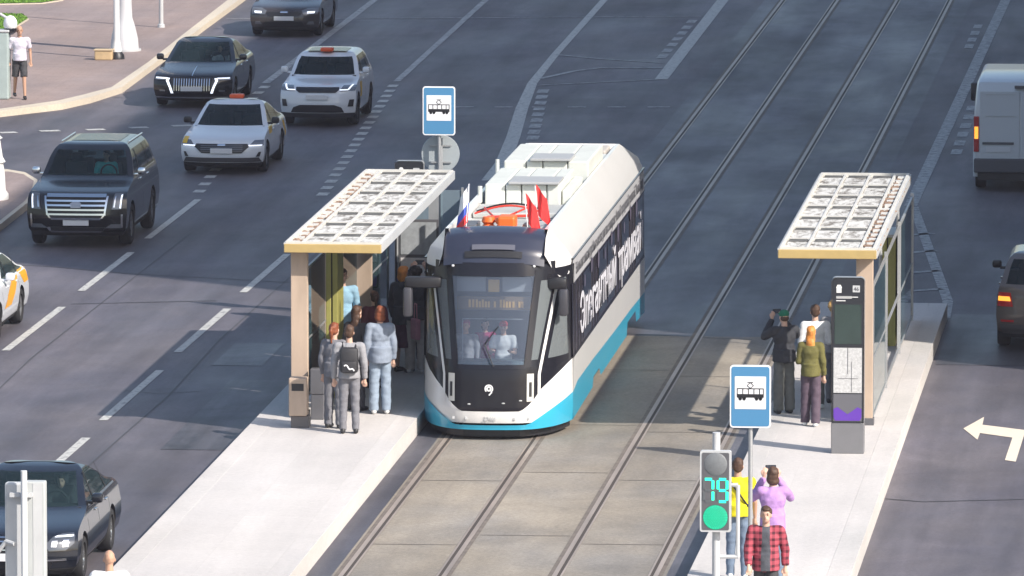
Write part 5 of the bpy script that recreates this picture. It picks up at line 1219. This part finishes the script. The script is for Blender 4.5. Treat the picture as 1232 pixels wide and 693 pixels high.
person('red faced man in a sky blue shirt looking out behind the shelter post', (-3.13, 4.4, ZP), .2, 1.88, False, BLSH, MIDJ, HBR, 'short')
t = thing('tote_bag', 'pink tote bag hanging at the side of the ginger haired woman', 'bag', (-1.90, 4.8, ZP+.62), .4)
MB().box(-.05, .05, -.15, .15, 0, .36, 0, .02).build('bag', fab('pink_canvas', (.50, .22, .27)), t); MB().path([(0, -.08, .35), (0, -.06, .62), (0, .06, .62), (0, .08, .35)], .01).build('strap', fab('pink_canvas', (.50, .22, .27)), t)
# right platform
L_ = (4.76, .25, ZP); p, S, J = person('person in a green cap and black jacket filming towards the tram', L_, PI+.45, 1.73, False, DKJ, GRT, HBR, 'short', arms=('phone', 'phone'), hat=GCAP, bulk=1.16, wide=.35)
phone('phone held up by the person in the green cap', L_, PI+.45, S)
person('man in a bright white shirt standing behind the long haired woman', (5.24, .9, ZP), PI+.2, 1.75, False, WSH, GRT, HBR, 'short', arms=('bent', 'bent'), shoes=SHOE_W)
person('blond haired person in a grey jacket and grey trousers by the pylon', (5.52, 1.6, ZP), PI-.25, 1.74, True, LGJ, GREYJ, HBL, 'curly', arms=('bent', 'down'), bulk=1.1, stride=.1)
person('woman with long ginger hair, olive jacket and plum trousers', (5.30, -1.3, ZP), PI-.1, 1.65, True, OLV, PLUMT, HOR, 'long', arms=('bent', 'down'), wide=.25, stride=.05, shoes=SHOE_W, bulk=1.08)
L_ = (5.22, -18.4, ZP); p, S, J = person('man in a yellow shirt and jeans with a dark strap across his back', L_, PI+.1, 1.76, False, YEL, MIDJ, HBR, 'short', sleeve='short', arms=('down', 'down'), hem=.92, shoes=SHOE_W, stride=.04, bulk=1.03, skin=1)
q = thing('crossbody_bag', 'dark crossbody strap and bag worn by the man in yellow', 'bag', L_, PI+.1)
MB().path([(.13*S, .055*S, 1.46*S), (.06*S, .142*S, 1.36*S), (-.04*S, .150*S, 1.22*S), (-.14*S, .12*S, 1.08*S), (-.175*S, 0, 1.02*S), (-.10*S, -.14*S, 1.14*S), (.02*S, -.15*S, 1.32*S), (.12*S, -.06*S, 1.45*S), (.13*S, .055*S, 1.46*S)], .014).build('strap', BLACK, q); MB().box(-.14*S, .04*S, -.21*S, -.15*S, .98*S, 1.12*S, 0, .02).build('pouch', BLACK, q)
L_ = (5.80, -19.6, ZP); p, S, J = person('person in a lilac striped shirt holding a phone up with both hands', L_, PI+.15, 1.80, True, PUR2, MIDJ, HBR, 'bob', arms=('phone', 'phone'), hem=.80, bulk=1.12)
phone('phone held up by the person in the lilac shirt', L_, PI+.15, S)
def openfront(c): return ((c[:, 1] < -.02) & (np.abs(c[:, 0]-.005) < .055+.02*(1.5-c[:, 2])) & (c[:, 2] > .85)).astype(int)
person('man in an open red plaid shirt over a dark tee walking towards the camera', (5.93, -23.2, ZP), 0, 1.74, False, [PLAID, TH_IN], CHAR, HBR, 'short', arms=('swing', 'swingf'), hem=.86, stride=.18, bulk=1.12, post=openfront, jacket=0)
# pavement walker and bald man
x, y = at(24, 119, .152); person('man in a pale tee shirt and black shorts walking along the corner pavement', (x, y, .153), .25, 1.74, False, LAV, CHAR, HBL if False else None, 'short', sleeve='short', legs='shorts', arms=('swing', 'swing'), stride=.16, skin=1, hem=.92)
person('bald man in a white shirt at the bottom edge next to the blue black sedan', (-2.50, -28.6, ZP), PI+.2, 1.80, False, WSH, DKT, None, 'short', bulk=1.1, skin=1)
# in the tram
TY = -.42
person('driver in a red cap and white shirt behind the tram windscreen', (.12, TY, .40-.02), 0, 1.50, False, WSH, DKT, HBR, 'short', arms=('wheel', 'wheel'), hat=RCAP, sleeve='short', vox=.014)
person('person in a plum top standing left of the driver inside the tram cab', (-.22, TY+.35, .42), .2, 1.46, True, fab('magenta_top', (.38, .03, .12)), DKT, HDK, 'bob', vox=.014)
person('person in a grey shirt at the left side inside the tram cab', (-.52, TY+.1, .42), -.2, 1.46, False, LGJ, DKT, fab('pinkish_hair', (.40, .12, .2)), 'short', vox=.014)
# drivers
def driver(label, car_xy, yoff, belt, top, seat_x=.36, **k):
    person(label, (car_xy[0]+seat_x, car_xy[1]+yoff+.22, belt-1.70), 0, 1.56, False, top, DKT, HDK, 'short', arms=('wheel', 'wheel'), seated=True, vox=.016, **k)
driver('driver in a turquoise shirt at the wheel of the large black off road wagon', (-11.12, 26.7), 2.2, 1.91, fab('turquoise_shirt', (.05, .62, .60)))
driver('driver in a white shirt at the wheel of the black luxury sedan', (-12.72, 57.1), 2.35, 1.47, WSH)
driver('driver in a dark suit at the wheel of the blue black sedan at bottom left', (-5.42, -18.3), 2.4, 1.47, CHAR)


# ================================================================== HAZE
hz = MB().box(-80, 60, -150, 420, -1.2, 40).build('haze', mat('haze_air', (1, 1, 1)))
hz['kind'] = 'stuff'; hz['label'] = 'thin bluish summer haze in the air over the avenue'
N = hz.data.materials[0].node_tree.nodes
for n in list(N): N.remove(n)
o_ = N.new('ShaderNodeOutputMaterial'); v_ = N.new('ShaderNodeVolumePrincipled'); v_.inputs['Color'].default_value = (.88, .84, 1.0, 1); v_.inputs['Density'].default_value = .0002; v_.inputs['Anisotropy'].default_value = .2
hz.data.materials[0].node_tree.links.new(v_.outputs[0], o_.inputs['Volume'])
